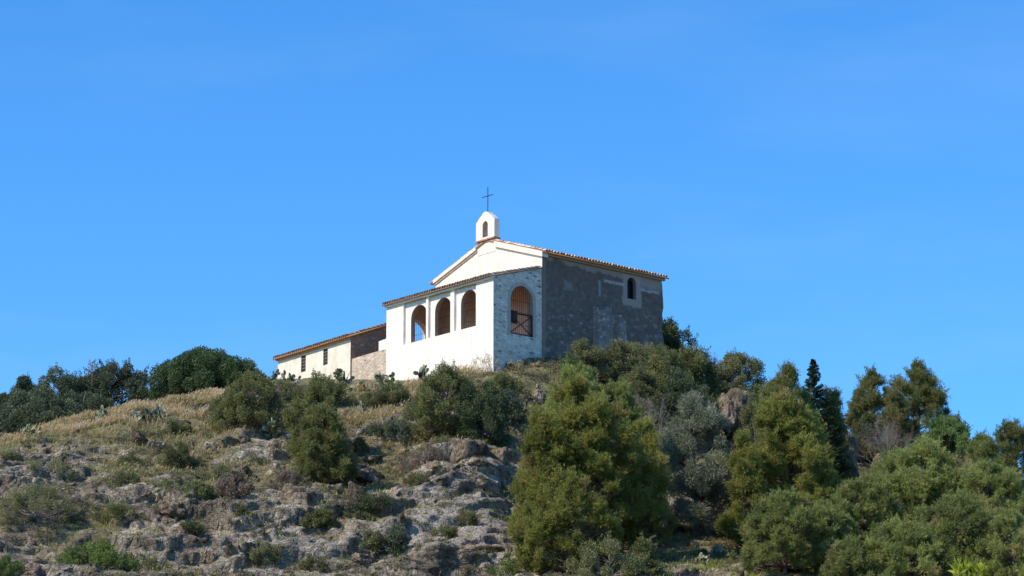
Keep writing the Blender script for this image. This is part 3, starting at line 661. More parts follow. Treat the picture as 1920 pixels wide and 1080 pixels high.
# nave window
bm = bmesh.new()
panel(bm, arch_loop(11.36, 12.14, 6.22, 7.25, 7.66), [arch_loop(11.44, 11.72, 6.30, 7.30, 7.50, 6), arch_loop(11.79, 12.06, 6.30, 7.30, 7.50, 6)], lambda a, z, d: (a, 0.22 + d, z), 0.06)
wf = bm_obj("window", bm, M['dark_wood'], chapel)
q = QB(); q.box((11.40, 0.25, 6.25), (12.10, 0.262, 7.5)); link("pane", q.mesh("pane"), M['glass'], wf)

# remains of a buttress on the side wall
def lump_grid(x0, x1, z0, z1, yd, topf, nx_=26, nz_=40, sd=1.0):
    """rough masonry block standing off the wall"""
    q = QB(); xs = np.linspace(x0, x1, nx_); zs_ = np.linspace(0, 1, nz_)
    XX, ZZ = np.meshgrid(xs, zs_); top = topf(XX); Zr = z0 + (top - z0) * ZZ
    prof = np.clip(np.minimum((XX - x0), (x1 - XX)) / 0.07, 0, 1) * np.clip((top - Zr) / 0.12, 0, 1)
    prof = prof * (1 - .75 * np.exp(-((XX - 10.05 - .1 * np.sin(Zr * 3)) / .16) ** 2) * np.clip((Zr - 1) / 3, 0, 1))
    off = prof * (yd + 0.35 * yd * (1 - ZZ)) * (1 + 0.5 * (fbm(XX * 2.5, Zr * 2.5, XX * 0 + sd, 3) - .5)) 
    Vv = np.stack([XX, -0.03 - off, Zr], -1).reshape(-1, 3)
    i_ = np.arange(nx_ - 1)[None] + np.arange(nz_ - 1)[:, None] * nx_
    q.add(Vv, np.stack([i_, i_ + 1, i_ + 1 + nx_, i_ + nx_], -1)); return q.mesh("buttress", True)
M['stub'] = plaster_mat("worn pale masonry", (0.37, 0.285, 0.235), (0.19, 0.145, 0.12), 0.45)
link("buttress", lump_grid(8.3, 11.0, 0.2, 5.6, 0.42, lambda x: 5.75 - 1.1 * fbm(x * 2.2, x * 0 + 3, x * 0, 4) - np.where(x > 9.6, .25, 0) - .5 * np.clip(x - 10.4, 0, 1)), M['stub'], chapel)

# ------------------------------------------------------------------ low house
yawH = YAW - math.radians(3.2)
D0 = Vector(CX) + Vector((-0.6575, 0.7534, 0)) * 14.3
house = tag(empty("low_house", D0, yawH), "low cream house with orange tiled lean-to roof and two small barred windows", "house")
HW = 8.55; HT = 4.42; hp = math.radians(21)
bm = bmesh.new(); wins = [(2.62, 3.14, 3.05, 4.14), (5.20, 5.75, 3.02, 4.14)]
panel(bm, [(0.3, -2), (HW, -2), (HW, HT), (0.3, HT)], [[(a, z0), (b, z0), (b, z1), (a, z1)] for a, b, z0, z1 in wins], lambda a, z, d: (d, a, z), 0.4, 0, 1, 1, 0)
bm_obj("front_wall", bm, [M['cream'], M['brick']], house)
bm = bmesh.new(); HD = 4.2; zr_ = HT + HD * math.tan(hp)
panel(bm, [(0, -2), (HD, -2), (HD, zr_), (0, HT)], [], lambda a, z, d: (a, d, z), 0.297, 0, 0, 0, 1)
bm_obj("side_wall", bm, [M['rubble_brown'], M['cream']], house)
bm = bmesh.new(); pbox(bm, (HD - .4, 0.3, -2), (HD - .003, HW, zr_ - .15)); pbox(bm, (0.4, HW - .4, -2), (HD - .4, HW - .003, HT)); bm_obj("back_wall", bm, M['rubble_brown'], house)
for a, b, z0, z1 in wins:
    q = QB(); q.box((0.16, a, z0), (0.19, b, z1)); wo = link("window", q.mesh("window"), M['dark_wood'], house)
    q = QB()
    for k in range(1, 5): z = z0 + (z1 - z0) * k / 5; q.tube([(0.03, a, z), (0.03, b, z)], 0.026, 4)
    for k in (1, 2): y = a + (b - a) * k / 3; q.tube([(0.06, y, z0), (0.06, y, z1)], 0.014, 4)
    link("bars", q.mesh("bars"), M['twig'], wo)
ch, sh = math.cos(hp), math.sin(hp); LU = (HD + .4) / ch
o3 = (-0.32, -0.12, HT + 0.14 - 0.32 * math.tan(hp))
rf = link("roof", slab(o3, (0, 1, 0), (ch, 0, sh), HW + .3, LU, 0.12), M['soffit'], house)
link("roof_tiles", tile_field(o3, (0, 1, 0), (ch, 0, sh), int((HW + .3) / .25), int(LU / .36), .25, .36, rs), M['tile'], rf)
bm = bmesh.new(); pbox(bm, (-0.18, -0.05, HT - .14), (-0.003, HW + .04, HT + .005)); bm_obj("eave_cornice", bm, M['soffit'], house)

# walls between chapel and house
bm = bmesh.new(); rw = [(PL + .005, -2.5), (14.25, -2.5), (14.25, 2.95), (12.5, 3.0), (PL + .005, 3.02)]
panel(bm, rw, [], lambda a, z, d: (0.06 + d, a, z), 0.45)
o = bm_obj("retaining_wall", bm, M['rubble_pale'], None); o.location = CX; o.rotation_euler = (0, 0, YAW)
tag(o, "pale rubble stone terrace wall between the chapel porch and the low house", "wall")
bm = bmesh.new(); panel(bm, [(PL + .01, 3.025), (11.5, 3.025), (11.5, 3.66), (PL + .01, 3.72)], [], lambda a, z, d: (0.1 + d, a, z), 0.35)
o = bm_obj("parapet", bm, M['white'], None); o.location = CX; o.rotation_euler = (0, 0, YAW)
tag(o, "short white parapet standing on the stone terrace wall beside the porch", "wall")

# ------------------------------------------------------------------ plants: crowns and trunks
def unit(v): return v / (np.linalg.norm(v, axis=-1, keepdims=True) + 1e-9)
def sph(n): return unit(rng.normal(size=(n, 3)))
def needle_clump(q, c, r, n_t, t, L=0.19, W=0.036, up=0.7, k=5):
    """a spray of twigs fanning out and up from inside the crown, needles along each"""
    n_w = int(9 + 22 * r); out = np.array([c[0], c[1], 0.0]); out = out / (np.linalg.norm(out) + .4)
    D0 = unit(out * .55 + rng.normal(0, .75, (n_w, 3)) + np.array([0, 0, .35 * up])); Lw = r * (.7 + .9 * rng.random(n_w)); base = c - D0 * (Lw * .35)[:, None] + rng.normal(0, .12 * r, (n_w, 3))
    w_ = rng.integers(0, n_w, n_t); s_ = rng.random(n_t) ** .75
    p = base[w_] + D0[w_] * (s_ * Lw[w_])[:, None] + np.array([0, 0, .22]) * (s_ ** 2 * Lw[w_])[:, None] + rng.normal(0, .035 + .05 * r, (n_t, 3))
    sd = unit(D0[w_] * .8 + np.array([0, 0, .3 * up]) + rng.normal(0, .25, (n_t, 3)))
    P = np.repeat(p, k, 0) + np.repeat(sd, k, 0) * (rng.random((n_t * k, 1)) * 0.14)
    Dn = unit(np.repeat(sd, k, 0) + rng.normal(0, .6, (n_t * k, 3)))
    tw = rng.normal(0, .09, n_w)
    q.leaves(P, Dn, L * (0.7 + 0.6 * rng.random(n_t * k)), W, np.clip(np.repeat(t + tw[w_] + rng.normal(0, .06, n_t), k), 0, 1))
def leaf_clump(q, c, r, n, t, L=0.10, W=0.05, droop=0.0, fill=0.5):
    d = sph(n); rr = r * (fill + (1 - fill) * rng.random(n) ** 0.7)
    p = c + d * rr[:, None]
    D_ = unit(d * 0.7 + rng.normal(0, .6, (n, 3)) + np.array([0, 0, 0.25 - droop]))
    q.leaves(p, D_, L * (0.6 + 0.8 * rng.random(n)), W, np.clip(t + rng.normal(0, .10, n), 0, 1))
def curve(p0, p1, sag, n=7, wob=0.08):
    p0, p1 = np.array(p0, float), np.array(p1, float); s = np.linspace(0, 1, n)[:, None]
    m_ = p0 + (p1 - p0) * s; m_[:, 2] += (sag * np.sin(np.pi * s))[:, 0]; w_ = rng.normal(0, wob, (n, 3)) * np.linalg.norm(p1 - p0) * 0.3; w_[0] = w_[-1] = 0
    return m_ + w_
def trunk_mesh(h, clumps, r0, base=0.0, lean=(0, 0), k=7, limb=0.35, wob=.05):
    q = QB(); n = 10; s = np.linspace(0, 1, n)[:, None]
    ax = np.concatenate([lean[0] * s ** 2, lean[1] * s ** 2, s * h * 0.93], 1) + np.concatenate([rng.normal(0, wob, (n, 2)) * h * 0.12, np.zeros((n, 1))], 1)
    ax[0] = (0, 0, -0.4); q.tube(ax, np.linspace(1, .12, n) * r0, k, 0.5)
    for c in clumps:
        zz = np.clip(c[2] - 0.45 * math.hypot(c[0], c[1]) - limb * rng.random(), 0.12 * h, 0.9 * h)
        s_ = zz / (h * 0.93); idx = np.clip(s_ * (n - 1), 0, n - 1.001); i0 = int(idx); st = ax[i0] + (ax[i0 + 1] - ax[i0]) * (idx - i0)
        L_ = np.linalg.norm(c - st); q.tube(curve(st, c, -0.05 * L_, 6), np.linspace(max(.22 * r0, .016 * L_), .012, 6), 4, 0.5)
        for _ in range(2):
            e = c + sph(1)[0] * 0.35; q.tube(curve(st + (c - st) * .7, e, 0, 3), np.linspace(.018, .006, 3), 3, 0.5)
    return q.mesh("trunk", True)
LIB = {}
#        profile of the crown's radius up its height          clump r, clumps per area, leaves or tufts per clump, leaf L, W, fill / upward pull
KINDS = dict(
 big_pine=([0, .06, .2, .42, .6, .8, .93, 1], [.5, .86, 1, .97, .80, .58, .38, .16], .46, 1.75, 150, .18, .030, .9),
 pine=([0, .1, .3, .5, .75, .92, 1], [.5, .9, 1, .93, .70, .42, .18], .40, 1.75, 140, .17, .030, 1.),
 feathery_pine=([0, .1, .35, .6, .85, 1], [.7, .95, 1, .92, .68, .25], .34, 1.7, 115, .17, .028, 1.8),
 stone_pine=([0, .2, .5, .8, 1], [.7, .97, 1, .75, .25], .36, 1.6, 150, .16, .036, .8),
 dome=([0, .15, .5, .8, 1], [.92, 1, .92, .66, .25], .46, 2.3, 620, .13, .07, .45),
 loose=([0, .12, .35, .65, .88, 1], [.8, .9, 1, .9, .62, .25], .34, 1.5, 300, .15, .06, .2),
 round_tree=([0, .12, .35, .65, .88, 1], [.6, .85, 1, .9, .6, .2], .38, 1.2, 650, .12, .055, .4),
 olive=([0, .12, .35, .65, .88, 1], [.6, .85, 1, .88, .55, .2], .38, 1.2, 620, .13, .034, .3),
 bush=([0, .12, .35, .65, .88, 1], [.95, 1, 1, .84, .55, .22], .27, 1.5, 215, .105, .052, .25),
 thin_bush=([0, .12, .35, .65, .88, 1], [.6, .9, 1, .88, .6, .25], .25, 1.0, 190, .10, .034, .15),
 tiny_leaf=([0, .12, .35, .65, .88, 1], [.6, .85, 1, .88, .5, .15], .18, 1.2, 160, .08, .034, .3))
def crown_centres(h, R, px_, pr, rc, dens, zmin, lb=1.0):
    rf = lambda z: float(np.interp(z, px_, pr))
    zz = np.linspace(0, 1, 30); area = 2 * math.pi * R * h * np.mean([rf(z) for z in zz]) + 1.5 * R * R
    n = int(np.clip(dens * area / (math.pi * rc * rc) * .62, 12, 700)); out = []; lob = rng.random(3) * 6.28
    while len(out) < n:
        z = zmin + (1.0 - zmin) * rng.random(); r_ = rf(z)
        if rng.random() > r_ + .12: continue
        a_ = rng.random() * 2 * math.pi; ir = (.30 + .70 * rng.random() ** .45) * r_
        ir *= 1 + lb * .16 * math.sin(a_ * 2 + z * 4 + lob[0]) + lb * .10 * math.sin(a_ * 5 + z * 11 + lob[1])
        out.append(np.array([max(ir * R - rc * .5, 0) * math.cos(a_), max(ir * R - rc * .5, 0) * math.sin(a_), z * (h - rc * .6)]))
    return out
def make_kind(kind, h, R):
    st = .2 if max(h, R) < 2 else .4
    key = (kind, round(h / st), round(R / st), 0 if max(h, R) < 2.2 else rng.integers(0, 3) if max(h, R) < 3 else rng.integers(0, 99))
    if key in LIB: return LIB[key]
    q = QB(); lean = (rng.normal(0, .04 * h), rng.normal(0, .04 * h)); pine = 'pine' in kind
    if kind == 'spire':
        cl = []; lean = (0, 0); nw = int(h / .13)
        for j in range(nw):
            z = .12 + .86 * j / (nw - 1); Rr = R * (1 - z) ** .9 + .04
            for k in range(int(5 + 7 * (1 - z))):
                a_ = rng.random() * 6.283; d = np.array([math.cos(a_), math.sin(a_), .30]); L_ = Rr * (.7 + .5 * rng.random()); n_ = int(50 + 130 * Rr)
                s_ = rng.random(n_)[:, None] ** .7; p = np.array([0, 0, z * h]) + d * s_ * L_ * np.array([1, 1, .3 + 1.1 * .7]) + rng.normal(0, .022, (n_, 3))
                q.leaves(p, unit(d * .6 + rng.normal(0, .7, (n_, 3))), .09, .035, rng.random())
        r0 = .07
    else:
        px_, pr, rc, dens, nl, L, W, fu = KINDS[kind]
        big = max(h, 2 * R); k_ = np.clip(big / (6 if pine else 2.5), .55, 1.15); rc = rc * k_; h, R = h * (1.0 if pine else 1.02), R * (1.0 if pine else 1.08)
        cl = crown_centres(h, R, px_, pr, rc, dens, .22 if kind == 'big_pine' else .1 if pine else .0, .25 if kind == 'dome' else 1.1 if pine else 1.0)
        for c in cl:
            r = rc * (.5 + 1.0 * rng.random() ** 1.3); t = rng.beta(2.2, 2.2) * .88
            if pine:
                if rng.random() < .035: t = .98
                up = fu + (1.0 if c[2] / h > .75 else 0)
                needle_clump(q, c, r, int(nl * (r / .45) ** 2 * (1.25 if r < .3 else 1)) + 20, t, L=L, W=W, up=up)
            else:
                leaf_clump(q, c, r, int(nl * (r / rc) ** 2 * k_), t, L, W, 0, fu)
                if kind in ('loose', 'bush', 'thin_bush', 'olive', 'round_tree') and rng.random() < (.8 if kind == 'loose' else .45):
                    d = unit(np.array([c[0] / R, c[1] / R, .5 + c[2] / h]) + rng.normal(0, .4, 3)); n_ = 34
                    s_ = rng.random(n_)[:, None] * (rc * 1.9); p = c + d * s_ + rng.normal(0, .04, (n_, 3))
                    q.leaves(p, unit(d + rng.normal(0, .7, (n_, 3))), L, W, t)
        r0 = .024 * h if pine else .03 * h
    LIB[key] = (q.mesh("crown_" + kind), trunk_mesh(h, cl, r0, lean=lean, wob=0.02 if kind == 'spire' else .05)); return LIB[key]

def plant(name, cat, kind, variant, px, Y, top, width, mt, label, group=None, crown='crown', rz=None, sink=0.0, bk='bark'):
    """Y None -> top is a pair (top, bottom) of picture rows and the base stands where the hillside is seen"""
    if Y is None: top, bot = top; Y = Yfor(px, bot)
    x = (px - 960) * KX * Y; gz_ = ground_z(x, Y); z1 = at(px, top, Y)[2]; h = max(z1 - gz_ + sink, 0.3)
    wm = width / 2 * Y * KX; cm, tm = make_kind(kind, h, wm)
    o = tag(empty(name, (x, Y, gz_ - sink), rng.random() * 6.28 if rz is None else rz), label, cat, group)
    o.scale = (.97 + .06 * rng.random(),) * 3
    c = bpy.data.objects.new(crown, cm); COL.objects.link(c); c.parent = o
    if not cm.materials: cm.materials.append(M[mt])
    c.material_slots[0].link = 'OBJECT'; c.material_slots[0].material = M[mt]
    t = bpy.data.objects.new('trunk' if crown == 'crown' else 'stem', tm); COL.objects.link(t); t.parent = o
    if not tm.materials: tm.materials.append(M['bark'])
    t.material_slots[0].link = 'OBJECT'; t.material_slots[0].material = M[bk]
    return o
def tree(kind, v, px, Y, top, w_, mt, label, **k): return plant("pine_tree" if 'pine' in kind else "tree", "tree", kind, v, px, Y, top, w_, mt, label, **k)
def shrub(kind, v, px, Y, top, w_, mt, label, **k): return plant("shrub", "shrub", kind, v, px, Y, top, w_, mt, label, crown='foliage', bk='twig', **k)

G1 = "pines on the right slope"
# --- skyline, left
tree('dome', 0, 386, 200, 664, 208, 'carob_leaf', "dense dark green dome-shaped tree on the skyline left of the low house")
shrub('round_tree', 0, 38, 200, 706, 70, 'dark_leaf', "narrow dark bush with a rounded top at the far left of the skyline")
shrub('round_tree', 1, 96, 200, 698, 112, 'blue_leaf', "tall dull green bush between the narrow dark bush and the loose-leaved tree")
tree('loose', 0, 202, 203, 688, 185, 'blue_leaf', "loose-leaved bluish green tree on the skyline left of the dome-shaped tree")
shrub('dome', 0, 70, 194, 738, 190, 'blue_leaf', "wide low grey green bush in front of the narrow dark bush on the left skyline")
shrub('round_tree', 0, 2, 202, 738, 60, 'dark_leaf', "dark bush cut by the left edge of the photo on the skyline")
shrub('round_tree', 1, 150, 197, 728, 120, 'blue_leaf', "low dark bush under the loose-leaved tree at the edge of the dry grass")
shrub('bush', 1, 262, 201, 722, 50, 'blue_leaf', "small bush at the right foot of the loose-leaved tree")
# --- slope below the house
shrub('bush', 0, 470, None, (700, 812), 140, 'green_leaf', "large green bush on the slope below the left end of the low house")
shrub('bush', 1, 425, None, (735, 805), 70, 'green_leaf', "pale green bush joined to the left side of the large bush below the house")
shrub('bush', 1, 605, 187, 706, 90, 'green_leaf', "green bush right under the low house wall behind the young pine")
shrub('thin_bush', 0, 520, 188, 712, 60, 'grey_leaf', "thin grey green bush at the foot of the left half of the low house")
tree('pine', 0, 606, None, (768, 912), 132, 'pine_far', "young olive green pine standing alone on the rocky slope below the low house")
shrub('bush', 1, 588, None, (722, 860), 100, 'pine_far', "twiggy brownish bush just behind the lone young pine")
shrub('bush', 0, 835, None, (690, 826), 130, 'green_leaf', "large leafy green bush below the white porch wall")
shrub('bush', 1, 905, None, (722, 838), 120, 'dark_leaf', "darker bush joined to the right side of the bush below the porch")
shrub('thin_bush', 0, 780, None, (752, 812), 55, 'grey_leaf', "small pale bush at the left foot of the bush below the porch")
shrub('bush', 1, 950, None, (735, 800), 70, 'blue_leaf', "dark low bush left of the big pine near the rock crest")
shrub('thin_bush', 1, 745, None, (785, 845), 60, 'blue_leaf', "small dark bush on the slope between the lone pine and the porch bushes")
shrub('thin_bush', 0, 335, None, (826, 882), 58, 'green_leaf', "round green shrub on the slope below the dome-shaped tree")
shrub('thin_bush', 1, 75, None, (915, 998), 130, 'grey_leaf', "wide dull green shrub on the bare rock at the lower left")
shrub('bush', 0, 195, None, (1018, 1098), 150, 'bright_leaf', "bright green leafy shrub at the bottom edge on the left")
shrub('thin_bush', 0, 20, None, (1040, 1100), 70, 'bright_leaf', "pale green shrub in the bottom left corner")
shrub('thin_bush', 1, 955, None, (1040, 1100), 70, 'bright_leaf', "green shrub at the bottom edge at the left foot of the big pine")
shrub('thin_bush', 1, 700, None, (925, 965), 80, 'dark_leaf', "dark shrub in the rock hollow right of the lone pine's shadow")
shrub('thin_bush', 0, 785, None, (888, 922), 50, 'green_leaf', "small green shrub at the foot of the dark rock outcrop")

for k, (kd, px, top, bot, wd, mt, lab) in enumerate([
 ('thin_bush', 80, 870, 900, 95, 'grey_leaf', "flat dark shrub on the pale rock at the left below the leaning block"),
 ('thin_bush', 137, 885, 912, 50, 'blue_leaf', "small dark shrub in a hollow of the pale rock on the left"),
 ('thin_bush', 245, 850, 882, 75, 'green_leaf', "low olive shrub right of the long low slab"),
 ('bush', 325, 788, 822, 60, 'grey_leaf', "small grey green shrub by the dark hollowed rock at the grass edge"),
 ('thin_bush', 237, 886, 918, 60, 'green_leaf', "small yellowish shrub in the grass patch on the left slope"),
 ('thin_bush', 225, 945, 978, 75, 'green_leaf', "olive shrub between the grass patch and the bright green shrub"),
 ('thin_bush', 312, 905, 932, 50, 'grey_leaf', "small grey shrub beside the upright grey rock"),
 ('bush', 375, 905, 945, 62, 'grey_leaf', "grey green shrub in the middle of the left slope"),
 ('bush', 440, 885, 935, 66, 'rusty', "brownish shrub left of the lone young pine near the smooth grey rock"),
 ('thin_bush', 362, 985, 1020, 55, 'green_leaf', "green shrub above the grey rock slope lump at the bottom"),
 ('thin_bush', 290, 1050, 1078, 60, 'grey_leaf', "low shrub at the bottom edge right of the bright green shrub"),
 ('thin_bush', 542, 885, 925, 66, 'rusty', "brown scrubby shrub at the left foot of the lone young pine"),
 ('bush', 605, 955, 985, 60, 'green_leaf', "small green shrub under the pale ochre rock"),
 ('thin_bush', 675, 962, 985, 50, 'green_leaf', "small green shrub at the foot of the shaded hollow"),
 ('bush', 697, 995, 1035, 76, 'grey_leaf', "dull green shrub on the slope below the shaded hollow"),
 ('bush', 745, 990, 1045, 46, 'blue_leaf', "dark round shrub right of the dull green shrub low on the slope"),
 ('thin_bush', 837, 990, 1022, 58, 'green_leaf', "olive shrub on the pale rock left of the long overhanging ledge"),
 ('thin_bush', 497, 1020, 1060, 60, 'grey_leaf', "dark shrub near the bottom left of centre"),
 ('thin_bush', 835, 822, 848, 52, 'green_leaf', "small green shrub on top of the dark rock outcrop"),
 ('thin_bush', 800, 835, 872, 100, 'rusty', "wide brown scrub mound left of the top of the dark rock outcrop"),
 ('bush', 716, 800, 838, 58, 'blue_leaf', "dark spiky shrub on the slope right of the lone young pine"),
 ('thin_bush', 672, 820, 850, 40, 'green_leaf', "small yellow green shrub touching the right side of the lone young pine"),
 ('thin_bush', 880, 960, 985, 40, 'grey_leaf', "tiny shrub on the bare pale rock left of the big pine"),
 ('thin_bush', 415, 870, 900, 48, 'grey_leaf', "small grey shrub above the smooth grey rock"),
 ('thin_bush', 590, 1040, 1075, 62, 'green_leaf', "low green shrub at the bottom edge left of the low grey slab"),
 ('bush', 740, 715, 768, 60, 'grey_leaf', "grey green bush in the dry grass under the terrace wall"),
 ('thin_bush', 700, 735, 775, 60, 'green_leaf', "loose green bush among the dry grass left of the porch bushes"),
 ('bush', 945, 705, 745, 60, 'green_leaf', "green bush below the near corner of the porch"),
 ('thin_bush', 20, 850, 880, 50, 'grey_leaf', "grey shrub on the rock at the far left edge"),
 ('thin_bush', 450, 950, 985, 50, 'green_leaf', "small green shrub in the middle of the big rock face left of centre")]):
    shrub(kd, k, px, None, (top, bot), wd, mt, lab)
# --- against the chapel
shrub('bush', 0, 1094, 189.5, 634, 84, 'grey_leaf', "grey green bush against the dark chapel side wall left of the buttress")
shrub('tiny_leaf', 0, 1068, 188.5, 655, 36, 'bright_leaf', "small yellow green shrub at the left foot of the bush by the chapel wall")
shrub('bush', 1, 1160, 190, 645, 90, 'grey_leaf', "grey green bush at the foot of the ruined buttress")
shrub('thin_bush', 0, 1205, 192, 640, 90, 'grey_leaf', "dusty thin bush along the chapel wall right of the buttress")
shrub('bush', 0, 1245, 190, 655, 110, 'green_leaf', "dark green bush hiding the far bottom corner of the chapel")
shrub('bush', 1, 1205, 187, 690, 110, 'green_leaf', "lower green bush below the bushes along the chapel wall")
shrub('loose', 0, 1292, 192, 652, 105, 'green_leaf', "tall uneven bush on the crest just right of the chapel")
shrub('bush', 0, 1275, 186, 700, 120, 'dark_leaf', "dark leafy bush on the slope below the chapel's far corner")
shrub('thin_bush', 1, 1332, 194, 664, 50, 'rusty', "thin reddish twiggy bush on the crest between two green bushes")
tree('bush', 0, 1388, 193, 662, 112, 'grey_leaf', "round grey green tree on the crest above the pale rock outcrop")
tree('loose', 0, 1240, 207, 600, 118, 'dark_leaf', "almost black leafy tree showing behind the chapel's right corner")
shrub('thin_bush', 1, 1322, 188, 722, 55, 'blue_leaf', "dark bush left of the pale rock outcrop")
shrub('thin_bush', 0, 1200, 176, 745, 110, 'rusty', "dead twiggy shrub in the shade behind the top of the big pine")
# --- big pine group and olive
tree('big_pine', 0, 1088, 157, 700, 232, 'pine', "biggest yellow green pine, in the centre foreground below the chapel", rz=0.4)
tree('feathery_pine', 0, 1085, 163, 682, 165, 'pine_green', "feathery pine top rising behind the biggest pine just below the chapel wall")
tree('feathery_pine', 1, 1160, 164, 705, 120, 'pine_green', "second feathery green pine right of the feathery top behind the biggest pine")
tree('pine', 0, 1200, 160, 775, 125, 'pine', "brownish green pine leaning on the right side of the biggest pine", rz=2.0)
tree('pine', 1, 1020, 155, 770, 105, 'pine', "shorter pine filling the left side of the biggest pine")
tree('pine', 1, 1060, 152, 880, 190, 'pine', "low spreading pine at the foot of the biggest pine", rz=4.0)
tree('olive', 0, 1305, 166, 736, 150, 'olive_leaf', "silvery grey olive tree right of the biggest pine")
# --- right hand pines
tree('feathery_pine', 0, 1478, 176, 688, 105, 'pine_far', "tall thin-topped pine left of the dark pointed conifer")
tree('feathery_pine', 1, 1446, 182, 716, 60, 'pine_far', "small pine top just right of the pale rock outcrop", group=G1)
tree('spire', 0, 1529, 180, 665, 138, 'spire', "dark pointed conifer rising above the pines on the skyline")
tree('pine', 1, 1512, 177, 733, 80, 'pine', "yellow green pine top in front of the foot of the dark pointed conifer")
tree('feathery_pine', 1, 1562, 181, 722, 62, 'pine_far', "rounded pine just right of the dark pointed conifer")
tree('big_pine', 0, 1480, 166, 745, 210, 'pine', "broad yellow green pine below the dark pointed conifer", rz=2.6)
tree('pine', 0, 1395, 163, 808, 100, 'pine', "yellow green pine right beside the olive tree", rz=5.0)
tree('pine', 1, 1535, 164, 880, 110, 'pine', "dark olive pine below the bare twiggy bush on the rock")
tree('pine', 0, 1638, 190, 702, 120, 'pine_far', "left one of the two skyline pines on the right", rz=1.0)
tree('pine', 0, 1725, 191, 686, 140, 'pine_far', "taller and rusty-topped of the two skyline pines on the right", rz=3.3)
tree('feathery_pine', 1, 1680, 186, 735, 80, 'pine_far', "low pine filling the gap between the two skyline pines")
shrub('bush', 0, 1790, 186, 772, 70, 'blue_leaf', "dark bush at the right foot of the taller skyline pine")
tree('stone_pine', 0, 1775, 174, 792, 170, 'stone_pine', "bright green round-headed pine below the skyline pines")
tree('feathery_pine', 0, 1900, 176, 788, 100, 'pine_far', "reddish thin-topped pine rising at the right edge", rz=2.2)
tree('feathery_pine', 1, 1850, 170, 815, 130, 'pine_green', "soft green pine left of the reddish pine at the right edge", rz=3.0)
tree('big_pine', 0, 1730, 160, 838, 250, 'pine_green', "wide soft green pine on the right below the round-headed pine", rz=1.2)
tree('big_pine', 0, 1860, 156, 870, 220, 'pine_green', "wide soft green pine in the lower right partly cut by the photo edge", rz=3.9)
tree('pine', 1, 1622, 157, 893, 185, 'pine_green', "olive green pine left of the wide soft green pine")
tree('pine', 0, 1468, 152, 925, 185, 'pine_green', "feathery green pine at the bottom between the broad pine and the cactus gap", rz=1.9)
tree('pine', 1, 1690, 150, 985, 190, 'pine_green', "bushy pine at the bottom edge left of the yellow-leaved tree", rz=.5)
tree('pine', 0, 1890, 150, 960, 140, 'pine_green', "pine in the bottom right corner", rz=2.7)
tree('pine', 1, 1590, 149, 1010, 120, 'pine_green', "low pine at the bottom edge below the small cactus gap", rz=5.5)
tree('pine', 0, 1540, 153, 950, 150, 'pine_green', "green pine between the feathery bottom pine and the small cactus gap", rz=.9)
tree('pine', 1, 1785, 152, 925, 190, 'pine_green', "soft green pine in the middle of the lower right canopy", rz=4.4)
tree('pine', 0, 1680, 165, 850, 150, 'pine_green', "green pine right of the dark rocks with the bare twiggy bush", rz=2.4)
shrub('bush', 0, 1418, 186, 735, 62, 'grey_leaf', "grey green bush growing over the right side of the pale rock outcrop")
shrub('bush', 0, 1140, 150, 1015, 130, 'grey_leaf', "grey green bush at the foot of the biggest pine's trunk")
shrub('bush', 1, 1205, 151, 1008, 70, 'green_leaf', "rounded green bush right of the biggest pine's trunk at the bottom")
shrub('thin_bush', 0, 1395, None, (975, 1020), 60, 'grey_leaf', "grey shrub beside the cactus rocks in the lower middle")
shrub('bush', 1, 1660, 171, 850, 90, 'green_leaf', "shaded bush at the foot of the rock with the bare twiggy bush")

# --- bare twiggy bush
def bare_bush(name, px, Y, top, width, label, seed, cat="shrub"):
    r_ = np.random.default_rng(seed); q = QB(); h = at(px, top, Y)[2] - ground_z((px - 960) * KX * Y, Y); wd = width / 2 * Y * KX
    def grow(p, d, L, r, dep):
        n = 4; e = p + d * L; pts = p + (e - p) * np.linspace(0, 1, n)[:, None] + np.concatenate([np.zeros((1, 3)), r_.normal(0, L * .05, (n - 1, 3))])
        q.tube(pts, np.linspace(r, r * .6, n), 4 if dep < 2 else 3)
        if dep < 5:
            for _ in range(3 if dep < 4 else 4): grow(pts[r_.integers(2, n)], unit(d + r_.normal(0, .48, 3) + np.array([0, 0, .12])), L * (.62 + .2 * r_.random()), r * .62, dep + 1)
    for _ in range(5): grow(np.array([0, 0, -.1]), unit(np.array([r_.normal(0, .5), r_.normal(0, .5), 1])), h * .36, .035, 0)
    o = tag(empty(name, ((px - 960) * KX * Y, Y, ground_z((px - 960) * KX * Y, Y))), label, cat)
    link("branches", q.mesh("branches"), M['twig'], o); return o
bare_bush("bare_shrub", 1640, 184, 778, 110, "leafless grey twiggy bush on the rocks below the left skyline pine", 4)
bare_bush("bare_shrub", 1225, 170, 760, 70, "leafless grey shrub in the gap between the biggest pine and the olive tree", 9)

